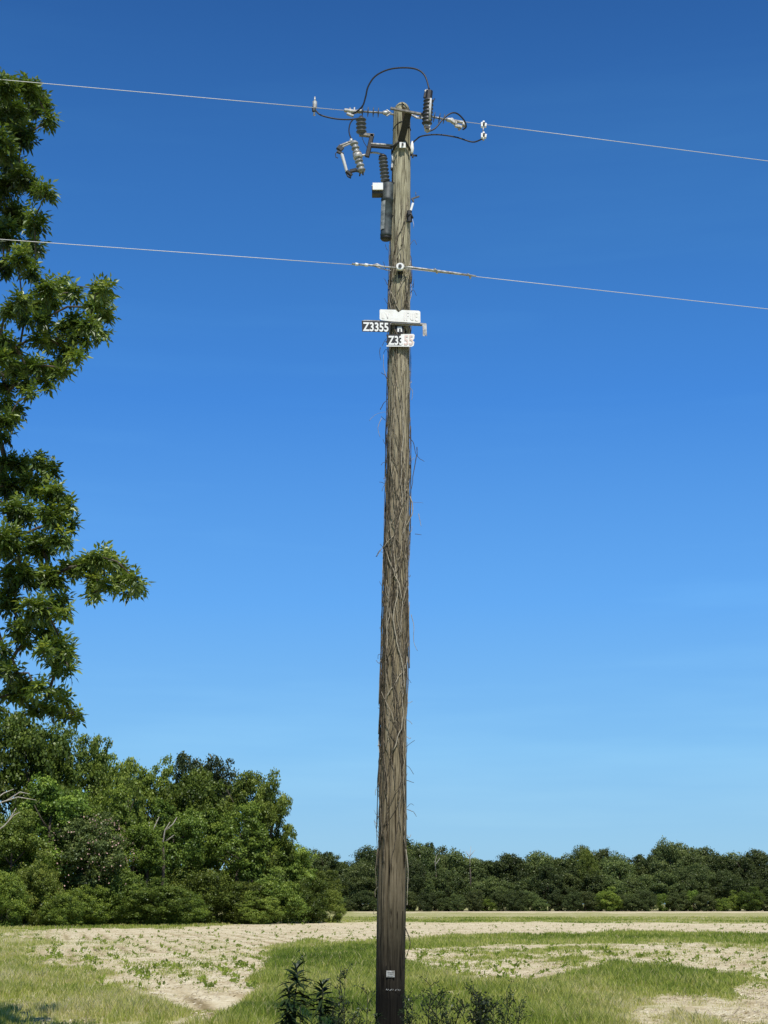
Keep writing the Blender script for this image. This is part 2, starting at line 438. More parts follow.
# grass: real blades, thinner with distance in number and wider in size
def blades(n, y0, y1, gmin, hscale, seed):
    r = np.random.default_rng(seed)
    Y = y0 * (y1 / y0) ** r.random(n)
    X = (r.random(n) * 2 - 1) * (.275 * Y + 2.0)
    g = green_of(X, Y)
    clump = vnoise(X * 3.0, Y * 3.0, 5) * .6 + vnoise(X * 9, Y * 9, 6) * .4
    pk = r.random(n) < (sm(.30, .95, g) * .80 + .20 * sm(.10, .4, g)) * (.05 + 1.3 * sm(.2, .75, clump))
    X = X[pk]; Y = Y[pk]; g = g[pk]; n = len(X)
    patch = fbm(X * .25, Y * .12, 61); patch2 = fbm(X * 1.3, Y * .6, 67)
    h = (.045 + .13 * sm(.40, .98, g)) * (.55 + .9 * r.random(n)) * hscale * (.6 + .8 * patch2) * (1 - .55 * (Y < 20.5))
    w = np.maximum(.0075, .00042 * Y) * (.7 + .6 * r.random(n))
    an = r.random(n) * 2 * math.pi
    u = np.stack([np.cos(an), np.sin(an) * .6, np.zeros(n)], 1)
    u[:, 0] *= 1.2
    lean = (r.random((n, 2)) - .5) * 1.0 * h[:, None]
    base = np.stack([X, Y, height_of(X, Y) - .02], 1)
    mid = base + np.stack([lean[:, 0] * .3, lean[:, 1] * .3, h * .62], 1)
    tip = base + np.stack([lean[:, 0], lean[:, 1], h], 1)
    vs = np.stack([base - u * w[:, None] / 2, base + u * w[:, None] / 2, mid + u * w[:, None] * .38, tip, mid - u * w[:, None] * .38], 1).reshape(-1, 3)
    b = np.arange(n)[:, None] * 5
    f = (b + np.array([0, 1, 2, 3, 4])).reshape(-1, 5)
    tone = .60 + (patch - .5) * 1.2 + (patch2 - .5) * .35 + (r.random(n) - .5) * .45 + (.55 - g) * .40
    tone = np.where(r.random(n) < .07, .85, tone) + .10 * (1 - sm(-8, 0, X))
    tone = np.repeat(np.clip(tone, 0, 1), 5)
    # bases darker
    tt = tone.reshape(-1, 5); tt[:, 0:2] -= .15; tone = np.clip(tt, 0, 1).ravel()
    return vs, f, tone
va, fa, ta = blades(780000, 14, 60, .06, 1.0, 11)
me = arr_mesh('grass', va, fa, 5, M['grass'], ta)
o = bpy.data.objects.new('grass', me); COL.objects.link(o)
tag(o, 'short green and straw coloured grass growing over the near field', 'grass', kind='stuff')
va, fa, ta = blades(260000, 60, 190, .10, .9, 12)
me = arr_mesh('field_grass', va, fa, 5, M['grass'], ta)
o = bpy.data.objects.new('field_grass', me); COL.objects.link(o)
tag(o, 'low grass in strips over the distant half of the field', 'grass', kind='stuff')

# seedlings in rows on the sand
def seedlings():
    r = np.random.default_rng(5)
    n = 150000
    Y = 30 * (125 / 30) ** r.random(n); X = (r.random(n) * 2 - 1) * (.27 * Y + 1)
    ph = row_phase(X, Y); X = X + (np.round(ph) - ph) * .95 * (r.random(n) < .7) + r.normal(0, .10, n)
    g = green_of(X, Y); cl = vnoise(X * .8, Y * .5, 90)
    k = (g < .65) & (r.random(n) < .16 + .5 * sm(.45, .75, cl)) & (r.random(n) < .10 - .05 * sm(60, 100, Y))
    X = X[k]; Y = Y[k]; n = len(X)
    m = 7
    s = (.035 + .12 * r.random(n) ** 4)
    P0 = np.repeat(np.stack([X, Y, height_of(X, Y)], 1), m, 0); S = np.repeat(s, m)
    P0 = P0 + r.normal(0, 1, P0.shape) * S[:, None] * .3 * np.array([1, 1, .4]) + np.array([0, 0, .05])
    u = unit(r.normal(0, 1, P0.shape) + np.array([0, 0, .8])); nn = r.normal(0, 1, P0.shape) + np.array([0, -.3, 1.])
    vs, f = leaf_quads(P0, u, nn, S * 1.0, S * .55)
    return vs, f, np.repeat(np.clip(.12 + r.random(len(P0)) * .3, 0, 1), 4)
va, fa, ta = seedlings()
me = arr_mesh('crop_seedlings', va, fa, 4, M['grass'], ta)
o = bpy.data.objects.new('crop_seedlings', me); COL.objects.link(o)
tag(o, 'scattered small green seedlings dotted along the sandy planting rows', 'seedlings', kind='stuff')

# dry stalks and crumbs of soil lying on the bare ground
def litter():
    r = np.random.default_rng(15); n = 95000
    Y = 19 * (120 / 19) ** r.random(n); X = (r.random(n) * 2 - 1) * (.27 * Y + 1)
    k = (green_of(X, Y) < .62) & (fbm(X * .9, Y * .5, 33) + .25 * (r.random(n) - .5) > .47)
    X = X[k]; Y = Y[k]; n = len(X)
    p = np.stack([X, Y, height_of(X, Y) + .012], 1)
    a = r.normal(0, .9, n); u = np.stack([np.cos(a), np.sin(a), r.normal(.1, .28, n)], 1)
    nn = np.stack([r.normal(0, .5, n), r.normal(0, .5, n), np.ones(n)], 1)
    L = np.maximum(.035 + .07 * r.random(n), .0010 * Y)
    return leaf_quads(p, u, nn, L, L * (.10 + .22 * r.random(n)))
va, fa = litter()
half = len(fa) * 2 // 3
for nm, a_, b_, mt_, lb_ in (('straw_litter', 0, half, 'litter', 'dry brown stalk litter and crumbs lying on the pale soil'), ('pale_stubble', half, len(fa), 'stubble', 'bleached straw stubble lying on the pale soil')):
    me = arr_mesh(nm, va[a_ * 4:b_ * 4], fa[a_:b_] - a_ * 4, 4, M[mt_])
    o = bpy.data.objects.new(nm, me); COL.objects.link(o); tag(o, lb_, 'crop litter', kind='stuff')

# ------------------------------------------------------------------ trees of grove and tree line
def crown_mesh(name, seed, mat, style):
    """crown for a tree 10 m tall; style: round, tall, shrub, pine, sparse"""
    r = np.random.default_rng(seed)
    cfg = dict(round=(44, 3.7, 4.1, 5.9, 1.02, 15, 46, .185), tall=(42, 3.0, 4.4, 5.6, .92, 15, 46, .175),
               shrub=(56, 5.4, 5.6, 4.0, 1.5, 15, 46, .25), pine=(34, 2.3, 2.9, 7.0, .85, 12, 34, .17),
               sparse=(24, 3.0, 3.2, 6.6, .8, 9, 26, .24), far=(42, 4.0, 4.4, 5.4, 1.45, 16, 36, .24))[style]
    npuff, rx, rz, cz, pr, nsub, nleaf, ls = cfg
    d = unit(r.normal(0, 1, (npuff, 3)))
    rad = (.45 + .55 * r.random(npuff) ** .45)[:, None]
    low = 1.0
    c = d * rad * np.array([rx, rx, rz]) * .80
    lump = .86 + .28 * vnoise(d[:, 0] * 2.2 + seed, d[:, 2] * 2.2 + d[:, 1], seed)
    c = c * lump[:, None] + np.array([0, 0, cz])
    R1 = pr * (.65 + .7 * r.random(npuff))
    pts = []; out = []; tone = []
    for i in range(npuff):
        ds = unit(r.normal(0, 1, (nsub, 3)) + np.array([0, 0, .25]))
        sc = c[i] + ds * (R1[i] * (.55 + .45 * r.random(nsub)))[:, None] * np.array([1, 1, .8])
        rs = R1[i] * (.30 + .18 * r.random(nsub))
        nl = nleaf
        dl = unit(r.normal(0, 1, (nsub, nl, 3)))
        rr = r.random((nsub, nl, 1)) ** .5
        p = sc[:, None, :] + dl * rr * rs[:, None, None] * np.array([1.15, 1.15, .75])
        pts.append(p.reshape(-1, 3)); out.append((dl + (p - c[i]) * .5 + np.array([0, 0, .5])).reshape(-1, 3))
        t = .22 + .16 * ds[:, 2:3] + .16 * dl[..., 2] + .38 * (r.random((nsub, 1)) - .3) + .35 * (r.random((nsub, nl)) - .5) + .20 * rr[..., 0]  # lighter tops and darker undersides: puff shading painted into leaf tone
        tone.append(t.ravel())
    p = np.concatenate(pts); nn = unit(np.concatenate(out)); tone = np.concatenate(tone)
    keep = p[:, 2] > .12; p = p[keep]; nn = nn[keep]; tone = tone[keep]
    n = len(p)
    nn = unit(nn + r.normal(0, .55, (n, 3)))
    u = np.cross(nn, r.normal(0, 1, (n, 3))) + np.array([0, 0, -.15])
    L = ls * (.6 + .8 * r.random(n)) * .9
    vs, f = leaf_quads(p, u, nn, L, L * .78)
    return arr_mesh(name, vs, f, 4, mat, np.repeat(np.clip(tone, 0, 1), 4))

def trunk_mesh(name, seed, top=6.5, r0=.26):
    r = random.Random(seed); mb = MB()
    pts = [Vector((0, 0, -.1))]
    for k in range(1, 8):
        pts.append(Vector((pts[-1].x + r.uniform(-.12, .12), pts[-1].y + r.uniform(-.12, .12), top * k / 7)))
    mb.tube(pts, [r0 * (1 - .72 * k / 7) * (1.25 if k == 0 else 1) for k in range(8)], 10)
    for k in range(7):
        b = pts[r.randint(2, 6)]; an = r.uniform(0, 6.28); ln = r.uniform(1.4, 2.8)
        d = Vector((math.cos(an), math.sin(an), r.uniform(.35, .9)))
        m = b + d * ln * .5 + Vector((0, 0, .1)); e = b + d * ln + Vector((0, 0, .35))
        mb.tube([b, m, e], [r0 * .38, r0 * .24, r0 * .08], 7)
    me = bpy.data.meshes.new(name); me.from_pydata(mb.v, [], mb.f); me.polygons.foreach_set('use_smooth', mb.smooth); me.materials.append(M['bark'])
    return me

LIB = {}
for style, mats, n in (('round', ('green',), 3), ('tall', ('green',), 2), ('pine', ('olive',), 2), ('shrub', ('lime',), 3), ('sparse', ('lime',), 1), ('far', ('far',), 4)):
    for k in range(n):
        LIB[(style, k)] = (crown_mesh('crown', 100 + 17 * k + len(style), M[mats[0]], style),
                           trunk_mesh('trunk', 50 + k, 3.5 if style == 'shrub' else 7.0, .14 if style == 'shrub' else .24))
REL_W = dict(round=8.2, tall=6.8, shrub=11.6, pine=5.6, sparse=7.0, far=9.4)    # crown width of the 10 m original
def place_tree(name, style, var, px, D, toppy, wpx, label, cat, group, mat=None):
    crown, trunk = LIB[(style, var)]
    base = P(px, 903, D); x = base.x
    z = P(px, toppy, D).z
    w = wpx * mpp(px, toppy, D)
    t = thing(name, (x, D, 0), label, cat, group)
    t.rotation_euler = (0, 0, random.uniform(0, 6.28)); s = w / REL_W[style]
    t.scale = (s, s, z / 10.0)
    a = bpy.data.objects.new('trunk', trunk); COL.objects.link(a); a.parent = t
    b = bpy.data.objects.new('crown', crown); COL.objects.link(b); b.parent = t
    if mat:
        b.material_slots[0].link = 'OBJECT'; b.material_slots[0].material = M[mat]
    return t

grp = 'trees of the grove on the left of the field'
grove = [
 # px, D, top, width, style, var, mat, label
 (20, 122, 704, 118, 'round', 0, None, 'tallest dark green tree of the grove, at the left frame edge under the hanging branches'),
 (-50, 118, 702, 120, 'round', 1, None, 'broadleaf tree of the grove cut off by the left frame edge'),
 (70, 132, 714, 92, 'round', 2, None, 'rounded dark tree just right of the tallest one in the grove'),
 (100, 138, 741, 60, 'tall', 0, None, 'narrow tree filling the dip in the left grove skyline'),
 (124, 130, 744, 48, 'sparse', 0, None, 'airy pale green tree whose thin top rises above the grove skyline'),
 (150, 142, 757, 78, 'round', 1, None, 'mid green tree beside the airy pale topped tree'),
 (186, 156, 746, 66, 'pine', 0, 'olive', 'dark pine poking up behind the middle of the grove skyline'),
 (214, 152, 754, 70, 'pine', 1, 'olive', 'second dark pine top just right of the tallest middle pine in the grove'),
 (195, 138, 764, 100, 'round', 0, None, 'broad full crowned tree below the two dark pines'),
 (246, 142, 762, 66, 'tall', 1, None, 'tree with a ragged top at the right shoulder of the grove'),
 (270, 132, 772, 58, 'round', 1, None, 'tree whose crown juts out to the right over the grove edge'),
 (232, 130, 796, 96, 'round', 2, None, 'wide green tree in front of the right shoulder of the grove'),
 (285, 134, 836, 80, 'round', 0, 'lime', 'lower rounded tree near the right end of the grove'),
 (170, 126, 800, 84, 'round', 1, None, 'dark green tree behind the bare forked branches'),
 (98, 124, 778, 90, 'round', 2, None, 'sloping crowned tree in the middle left of the grove'),
 (45, 116, 770, 96, 'tall', 0, 'green', 'dark shaded tree behind the bleached branches at far left'),
 (132, 120, 822, 80, 'round', 0, None, 'rounded tree right of the pink blossomed one'),
 (10, 112, 806, 90, 'round', 0, 'lime', 'yellowish green tree at lower left behind the grassy verge'),
 (316, 136, 864, 58, 'round', 2, 'lime', 'small rounded tree at the right tip of the grove'),
]
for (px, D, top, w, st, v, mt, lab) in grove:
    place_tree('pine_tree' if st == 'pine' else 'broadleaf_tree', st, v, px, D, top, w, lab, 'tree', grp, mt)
# mimosa with pink blossom
tm = place_tree('mimosa_tree', 'round', 1, 88, 116, 812, 92, 'tree dotted with dusty pink blossom at the left of the grove', 'tree', grp, 'far')
r = np.random.default_rng(8); n = 620
d = unit(r.normal(0, 1, (n, 3)) + np.array([0, 0, .55]))
c = d * np.array([3.7, 3.7, 3.7]) * (.9 + .15 * r.random((n, 1))) + np.array([0, 0, 5.9])
cc = c[r.integers(0, n, n)] + r.normal(0, .35, (n, 3)) * np.array([1, 1, .25])
vs, f = leaf_quads(cc, r.normal(0, 1, (n, 3)), np.array([0, 0, 1.]) + r.normal(0, .5, (n, 3)), np.full(n, .17), np.full(n, .14))
o = bpy.data.objects.new('blossom', arr_mesh('blossom', vs, f, 4, M['blossom'])); COL.objects.link(o); o.parent = tm

shr = 'bushes along the foot of the grove'
for q_, (px_, D_, t_, w_) in enumerate(((-20, 116, 838, 110), (26, 121, 846, 100), (92, 124, 852, 90))):
    place_tree('bush', 'shrub', q_ % 3, px_, D_, t_, w_, ('tall dark bush behind the front bushes, cut by the left frame edge', 'tall dark bush rising behind the second bush from the left edge', 'tall dark bush rising behind the bush below the pink blossom')[q_], 'bush', shr, 'green')
shrubs = [(2, 106, 866, 60, 0), (40, 110, 848, 60, 1), (84, 114, 880, 64, 2), (120, 117, 862, 66, 0), (158, 116, 876, 84, 1),
          (200, 124, 862, 84, 2), (240, 126, 878, 78, 0), (276, 128, 866, 70, 1), (306, 131, 872, 56, 2), (330, 134, 886, 34, 0), (180, 120, 888, 60, 0), (62, 108, 888, 50, 2), (258, 124, 890, 56, 1), (142, 118, 892, 50, 2), (-40, 106, 850, 90, 1)]
slab = ['bush at the lower left frame edge, foot of the grove', 'bush second from the left frame edge, foot of the grove', 'bush under the pink blossomed tree',
        'bush just right of the pink blossomed tree', 'bush under the bare forked branches', 'wide bush at the middle of the grove foot',
        'bush right of the wide middle bush of the grove', 'bush under the jutting crown at the right of the grove', 'bush next to last at the right tip of the grove',
        'small bush at the very right tip of the grove', 'low front bush standing before the wide middle bush', 'low front bush near the lower left of the grove',
        'low front bush near the right of the grove', 'low front bush left of the wide middle bush', 'bush cut by the left frame edge']
for (px, D, top, w, v), lab in zip(shrubs, slab):
    place_tree('bush', 'shrub', v, px, D, top, w, lab, 'bush', shr, random.choice(['lime', 'green', 'lime']))

# bare branches
def bare(name, px0, py0, D, strokes, label, r0=.07):
    base = P(px0, py0, D); t = thing(name, (base.x, D, 0), label, 'dead tree')
    mb = MB(); mb.tube([Vector((base.x, D, 0)), base + Vector((.1, 0, -1.5)), base], [r0 * 2.2, r0 * 1.6, r0 * 1.2], 8); mb.build('trunk', M['bark'], t)
    for st in strokes:
        pts = [P(x, y, D + random.uniform(-.4, .4)) for x, y in st]; m2 = MB()
        k = len(pts); m2.tube(pts, [r0 * (1 - .7 * i / (k - 1)) for i in range(k)], 6); m2.build('branch', M['dead_wood'], t)
bare('dead_tree', 147, 846, 120.5, [[(148, 841), (150, 832), (149, 822)], [(148, 840), (154, 828), (159, 817)], [(150, 838), (146, 830)]], 'bleached bare forked snag in the middle of the grove')
bare('dead_tree', 163, 846, 120.5, [[(163, 842), (165, 830), (170, 822)], [(166, 830), (173, 824), (177, 817)], [(165, 842), (174, 835)]], 'bleached bare branches just right of the forked snag')
bare('dead_tree', -14, 838, 100, [[(-14, 838), (4, 826), (14, 815), (20, 812)], [(8, 822), (16, 808)], [(-14, 812), (2, 802), (18, 797), (36, 800)], [(6, 801), (20, 792), (30, 794)], [(-14, 806), (4, 793), (14, 789)]], 'bare reddish grey branches reaching in from the left frame edge', .055)

# tree line beyond the field
far_lab = 'dark green tree in the distant tree line beyond the field'
tops = [(290, 850), (310, 848), (330, 850), (352, 848), (375, 848), (398, 842), (412, 840), (440, 846), (460, 850), (480, 848), (500, 851), (530, 851), (556, 846), (575, 848), (600, 848), (625, 854), (650, 846), (680, 843), (705, 848), (735, 850), (755, 852), (800, 850), (860, 850)]
tx, ty = zip(*tops)
px = 268
k = 0
while px < 850:
    top = float(np.interp(px, tx, ty)) + random.choice([-5, -2, 0, 2, 5, 9]) + random.uniform(-2, 2)
    if k % 7 == 3: top -= 3
    place_tree('distant_tree', 'far', k % 4, px, 345 + random.uniform(0, 18), top, random.uniform(42, 70), far_lab, 'tree', 'trees in the distant tree line')
    px += random.uniform(10, 17); k += 1
px = 140
while px < 850:
    place_tree('distant_tree', 'far', random.randrange(4), px, 333 + random.uniform(0, 6), float(np.interp(px, tx, ty)) + random.uniform(12, 32), random.uniform(32, 50), far_lab, 'tree', 'trees in the distant tree line')
    px += random.uniform(14, 24)
px = 135
while px < 850:
    place_tree('distant_tree', 'far', random.randrange(4), px, 372 + random.uniform(0, 6), 866 + random.uniform(-5, 5), random.uniform(60, 76), far_lab, 'tree', 'trees in the distant tree line')
    px += 25
px = 130
while px < 850:
    place_tree('distant_bush', 'shrub', random.randrange(3), px, 325 + random.uniform(0, 4), 891 + random.uniform(-5, 7), random.uniform(20, 32), 'low green bush at the foot of the distant tree line', 'bush', 'bushes at the foot of the distant tree line', random.choice(['far', 'far', 'far', 'green']))
    px += random.uniform(11, 18)
place_tree('distant_tree', 'far', 2, 589, 336, 846, 26, 'paler green tree standing out in the middle of the distant tree line', 'tree', None, 'lime')
bare('dead_tree', 470, 868, 334, [[(470, 866), (470, 855), (471, 846)], [(470, 858), (466, 851)], [(470, 856), (475, 850)]], 'thin pale dead snag showing in the distant tree line', .10)
bare('dead_tree', 436, 872, 334, [[(436, 872), (435, 862), (437, 854)], [(436, 864), (440, 858)]], 'short pale dead snag near the pole in the distant tree line', .09)

# ------------------------------------------------------------------ near tree on the left
def near_tree():
    DY = 18.5
    puffs = [ # px, py, r px
     (2, 88, 20), (28, 88, 17), (38, 104, 16), (12, 112, 24), (-20, 110, 30), (22, 135, 17), (48, 120, 8), (0, 145, 22), (12, 165, 15), (46, 192, 9), (-30, 160, 30),
     (34, 188, 10), (22, 175, 12), (6, 186, 16), (-12, 200, 22), (16, 216, 18), (36, 222, 13), (2, 232, 20), (34, 246, 12), (-25, 240, 26), (20, 258, 14), (4, 268, 9), (32, 272, 10),
     (48, 288, 12), (62, 288, 13), (74, 292, 8), (50, 300, 11), (38, 304, 12), (22, 300, 10), (24, 316, 10), (40, 318, 9), (10, 312, 10), (46, 326, 6),
     (98, 288, 9), (106, 288, 7), (102, 300, 9), (94, 306, 9), (104, 316, 9), (78, 322, 13), (90, 324, 10), (66, 326, 9), (72, 336, 7), (100, 334, 8), (84, 338, 8),
     (40, 338, 9), (56, 342, 9), (68, 350, 9), (76, 356, 7), (62, 362, 8),(4, 340, 12), (16, 348, 8), (2, 360, 12), (16, 368, 14), (36, 366, 12), (52, 372, 8), (62, 372, 6), (26, 382, 10), (46, 382, 7), (4, 384, 9), (32, 392, 5), (-20, 350, 24), (-25, 300, 22), (-20, 390, 18),
     (4, 402, 8), (16, 408, 8), (8, 420, 11), (2, 436, 9), (-18, 420, 18),
     (22, 464, 12), (38, 462, 11), (50, 470, 8), (6, 462, 11), (8, 485, 18), (34, 484, 18), (54, 492, 13), (20, 510, 22), (50, 515, 18), (64, 505, 8), (8, 540, 24), (40, 545, 22), (60, 538, 13), (68, 524, 8),
     (20, 575, 24), (50, 578, 20), (72, 568, 13), (88, 566, 13), (100, 556, 12), (112, 562, 11), (122, 572, 12), (134, 580, 9), (96, 580, 11), (108, 584, 8), (94, 594, 6), (132, 590, 6), (120, 586, 7), (140, 586, 4),
     (6, 600, 18), (36, 608, 18), (58, 602, 12), (62, 612, 8), (20, 628, 15), (44, 630, 13), (24, 642, 9), (58, 642, 13), (46, 650, 9), (60, 658, 11), (68, 652, 6), (56, 668, 6), (68, 668, 6), (-20, 500, 26), (-25, 560, 28), (-25, 610, 26),
     (2, 650, 8), (12, 672, 8), (24, 680, 9), (38, 688, 9), (20, 694, 10), (52, 694, 7), (64, 700, 7), (48, 706, 9), (8, 690, 9), (66, 712, 8), (34, 708, 9), (76, 716, 5), (2, 668, 8), (-18, 670, 18), (-16, 700, 20),
    ]
    r = np.random.default_rng(3)
    C = []; RR = []; vis = []
    for (px, py, rp) in puffs:
        Yd = DY + r.uniform(-1.0, 1.0) - .4
        p = P(px, py, Yd); C.append(np.array(p)); RR.append(rp * mpp(px, py, Yd)); vis.append(1)
    # rest of the crown, outside the photograph
    tx_, ty_ = P(-170, 900, 20.5).x, 20.5
    for k in range(95):
        a = r.uniform(0, 2 * math.pi); zz = r.uniform(3.6, 13.6); rad = (3.4 if zz < 11 else 2.4) * math.sqrt(r.uniform(.1, 1))
        p = np.array([tx_ + rad * math.cos(a), ty_ + rad * math.sin(a), zz])
        q, _ = project(p[0:1], p[1:2], p[2:3])
        if q[0] > -78: continue
        C.append(p); RR.append(r.uniform(.35, .6)); vis.append(0)
    C = np.array(C); RR = np.array(RR)
    t = thing('leafy_tree', (tx_, ty_, 0), 'large near tree whose long leafy branches hang in from the left frame edge', 'tree')
    # skeleton: trunk nodes then nearest-neighbour growth
    nodes_ = [Vector((tx_ + .15 * math.sin(z), ty_ + .1 * math.cos(z * .7), z)) for z in np.linspace(-.1, 13, 24)]
    parent = [-1] + list(range(23)); order = sorted(range(len(C)), key=lambda i: (C[i][0] - tx_) ** 2 + (C[i][1] - ty_) ** 2)
    for i in order:
        c = Vector(C[i]); best = None
        for j, q in enumerate(nodes_):
            if j < 6: continue
            dd = (q - c).length + (0.35 * max(0, q.z - c.z)) + (.25 if j >= 24 else 0)
            if best is None or dd < best[0]: best = (dd, j)
        j = best[1]; q = nodes_[j]; d = c - q
        steps = max(2, int(d.length / .35)); last = j
        for s in range(1, steps + 1):
            f = s / steps
            pt = q + d * f + Vector((r.normal(0, .035), r.normal(0, .035), .10 * math.sin(math.pi * f) * min(d.length, 1.5)))
            nodes_.append(pt); parent.append(last); last = len(nodes_) - 1
    load = [1.0] * len(nodes_)
    for i in range(len(nodes_) - 1, 23, -1): load[parent[i]] += load[i] * .9 if parent[i] >= 24 else 0
    mb = MB(); mt = MB()
    mt.tube(nodes_[:24], [.30 * (1 - .8 * k / 23) + .03 for k in range(24)], 14)
    kids = {}
    for i in range(24, len(nodes_)): kids.setdefault(parent[i], []).append(i)
    rad = lambda i: min(.075, .0065 * load[i] ** .47)
    started = set()
    for i in range(24, len(nodes_)):
        if i in started: continue
        chain = [parent[i], i]; started.add(i); cur = i
        while cur in kids:
            nx_ = [c for c in kids[cur] if c not in started]
            if not nx_: break
            nxt = max(nx_, key=lambda c: load[c]); started.add(nxt); chain.append(nxt); cur = nxt
        mb.tube([nodes_[c] for c in chain], [rad(chain[1])] + [rad(c) for c in chain[1:]], 6)
    mt.build('trunk', M['bark'], t); mb.build('branches', M['bark'], t)
    # foliage: pinnate sprays
    PP = []; UU = []; NN = []; LL = []; TT = []
    tw = MB()
    for c, rr, v in zip(C, RR, vis):
        ns = int((175 if v else 60) * (rr / .3) ** 1.75) + 6
        d = unit(r.normal(0, 1, (ns, 3))); q = r.random((ns, 1)) ** .6
        o = c + d * q * rr * np.array([1, 1.5, .78]) * .56
        ax = unit(d * .9 + r.normal(0, .55, (ns, 3)) + np.array([0, 0, -.15]))
        sideways = unit(np.cross(ax, np.array([0, 0, 1.]) + r.normal(0, .35, (ns, 3))))
        nrm = np.cross(sideways, ax)
        nl = 7; SL = .09 + .045 * r.random(ns)
        tone0 = .38 + .46 * (r.random(ns) - .5) + .30 * (d[:, 2] * q[:, 0]) + .18 * max(-1, min(1, (c[0] - P(40, 500, DY).x) / .9)) * (.4 + .6 * q[:, 0]) + .12 * (r.random() - .5)  # sunlit tops, tips and right edge painted in as lighter leaf tone
        for k in range(nl):
            s = 0 if k == nl - 1 else (1 if k % 2 else -1)
            f = (k // 2) / 3.0
            p = o + ax * (SL * f * .9)[:, None]
            u = unit(ax * (.55 + .2 * f) + sideways * s * .9 + np.array([0, 0, -.12]) + r.normal(0, .18, (ns, 3)))
            nn = unit(nrm + r.normal(0, .35, (ns, 3)))
            PP.append(p); UU.append(u); NN.append(nn); LL.append((.062 + .032 * r.random(ns)) * (1.15 if s == 0 else 1)); TT.append(tone0 + .25 * (r.random(ns) - .5))
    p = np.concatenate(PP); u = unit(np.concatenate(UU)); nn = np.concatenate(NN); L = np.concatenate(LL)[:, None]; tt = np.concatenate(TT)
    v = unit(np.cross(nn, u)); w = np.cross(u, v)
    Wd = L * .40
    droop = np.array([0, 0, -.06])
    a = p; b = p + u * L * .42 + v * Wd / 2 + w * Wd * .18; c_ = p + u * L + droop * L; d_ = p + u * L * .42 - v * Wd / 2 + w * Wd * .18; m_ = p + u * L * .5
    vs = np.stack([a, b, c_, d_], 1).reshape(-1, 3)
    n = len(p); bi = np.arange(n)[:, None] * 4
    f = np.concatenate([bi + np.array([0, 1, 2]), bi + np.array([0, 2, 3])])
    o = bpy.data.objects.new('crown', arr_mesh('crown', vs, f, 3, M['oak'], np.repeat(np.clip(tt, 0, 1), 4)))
    COL.objects.link(o); o.parent = t; o.matrix_parent_inverse = t.matrix_world.inverted()
    print('near leaves', n)
near_tree()

# ------------------------------------------------------------------ utility pole
DP = 17.8
spine = [(1050, 389.6, 15.4), (1024, 390, 15), (900, 391.5, 15.2), (850, 392.4, 15.0), (700, 393.9, 13.4), (600, 395.6, 12.7), (500, 397.8, 11.9), (350, 399.2, 11.0), (250, 400.2, 10.6), (150, 401.6, 9.4), (103, 402, 8.6)]
sp = [(P(x, y, DP).z, P(x, y, DP).x, w * .955 * mpp(x, y, DP)) for (y, x, w) in spine]
zs, xs_, ws_ = zip(*sp)
TOPZ = zs[-1]
def pole_c(z): return Vector((float(np.interp(z, zs, xs_)), DP, z))
def pole_r(z): return float(np.interp(z, zs, ws_))
pole = thing('utility_pole', (pole_c(0).x, DP, 0), 'tall weathered grey brown wooden utility pole wrapped in dead vines, darker at its foot', 'utility pole')
zz = np.concatenate([np.arange(-.1, TOPZ - .16, .035), TOPZ - .16 + .16 * np.sin(np.linspace(0, math.pi / 2, 8))])
ns = 56; V = []; 
for z in zz:
    rr = pole_r(z)
    if z > TOPZ - .16: rr *= max(.02, math.sqrt(max(0, 1 - ((z - (TOPZ - .16)) / .165) ** 2)))
    for k in range(ns):
        a = 2 * math.pi * k / ns
        ca, sa = math.cos(a), math.sin(a)
        dn = (fbm(np.array([a * 3.0 + z * .05]), np.array([z * .55]), 3)[0] - .5) * .045 + (fbm(np.array([a * 11.]), np.array([z * .35 + 9]), 8)[0] - .5) * .030
        if k == 39 and z < 5.5: dn -= .10 * (vnoise(np.array([.5]), np.array([z * .5]), 4)[0] > .3)
        if k in (44, 50, 34): dn -= .045 * (vnoise(np.array([k * 7.5]), np.array([z * .45]), 4)[0] > .5)
        q = rr * (1 + dn * 1.6)
        c = pole_c(z); V.append((c.x + q * ca, c.y + q * sa, z))
nz = len(zz); Fc = []
mbp = MB()
for i in range(nz - 1):
    for k in range(ns): Fc.append([i * ns + k, i * ns + (k + 1) % ns, (i + 1) * ns + (k + 1) % ns, (i + 1) * ns + k])
mbp.add(V, Fc); mbp.f.append([(nz - 1) * ns + k for k in range(ns)]); mbp.smooth.append(True)
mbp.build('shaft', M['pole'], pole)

def front(px, py, off=0.01):            # a point on the front of the pole
    z = P(px, py, DP - .12).z; return P(px, py, DP - pole_r(z) - off)
# small tag near the foot and the row of stamped marks under it
f0 = front(390.5, 974, .008); s = mpp(390, 973, DP)
mb = MB(); mb.bar(f0 + Vector((-4.1 * s, 0, 0)), f0 + Vector((4.1 * s, 0, 0)), .006, 6.2 * s, (0, 1, 0), .3); 
tg = mb.build('identification_tag', M['galv'], pole); tg['label'] = 'small pale metal tag nailed near the foot of the pole'
for q in (-1.6, .4, 2.0):
    m2 = MB(); c = f0 + Vector((0, -.006, q * s)); m2.bar(c + Vector((-3 * s, 0, 0)), c + Vector((3 * s, 0, 0)), .003, .45 * s); m2.build('stamped_line', M['galv'], tg)
mb = MB()
for i, xx in enumerate((386.5, 388, 390.2, 391.6, 393, 395.6, 397, 398.6, 400)):
    c = front(xx, 989.5 + (i % 3) * .3, .006); mb.bar(c + Vector((-.35 * s, 0, -.6 * s)), c + Vector((.4 * s, 0, .6 * s)), .004, .5 * s)
mb.build('stamped_marks', M['galv'], pole)
# washer band and mounting hardware of the top
YF = DP - .36        # hardware plane in front of the pole
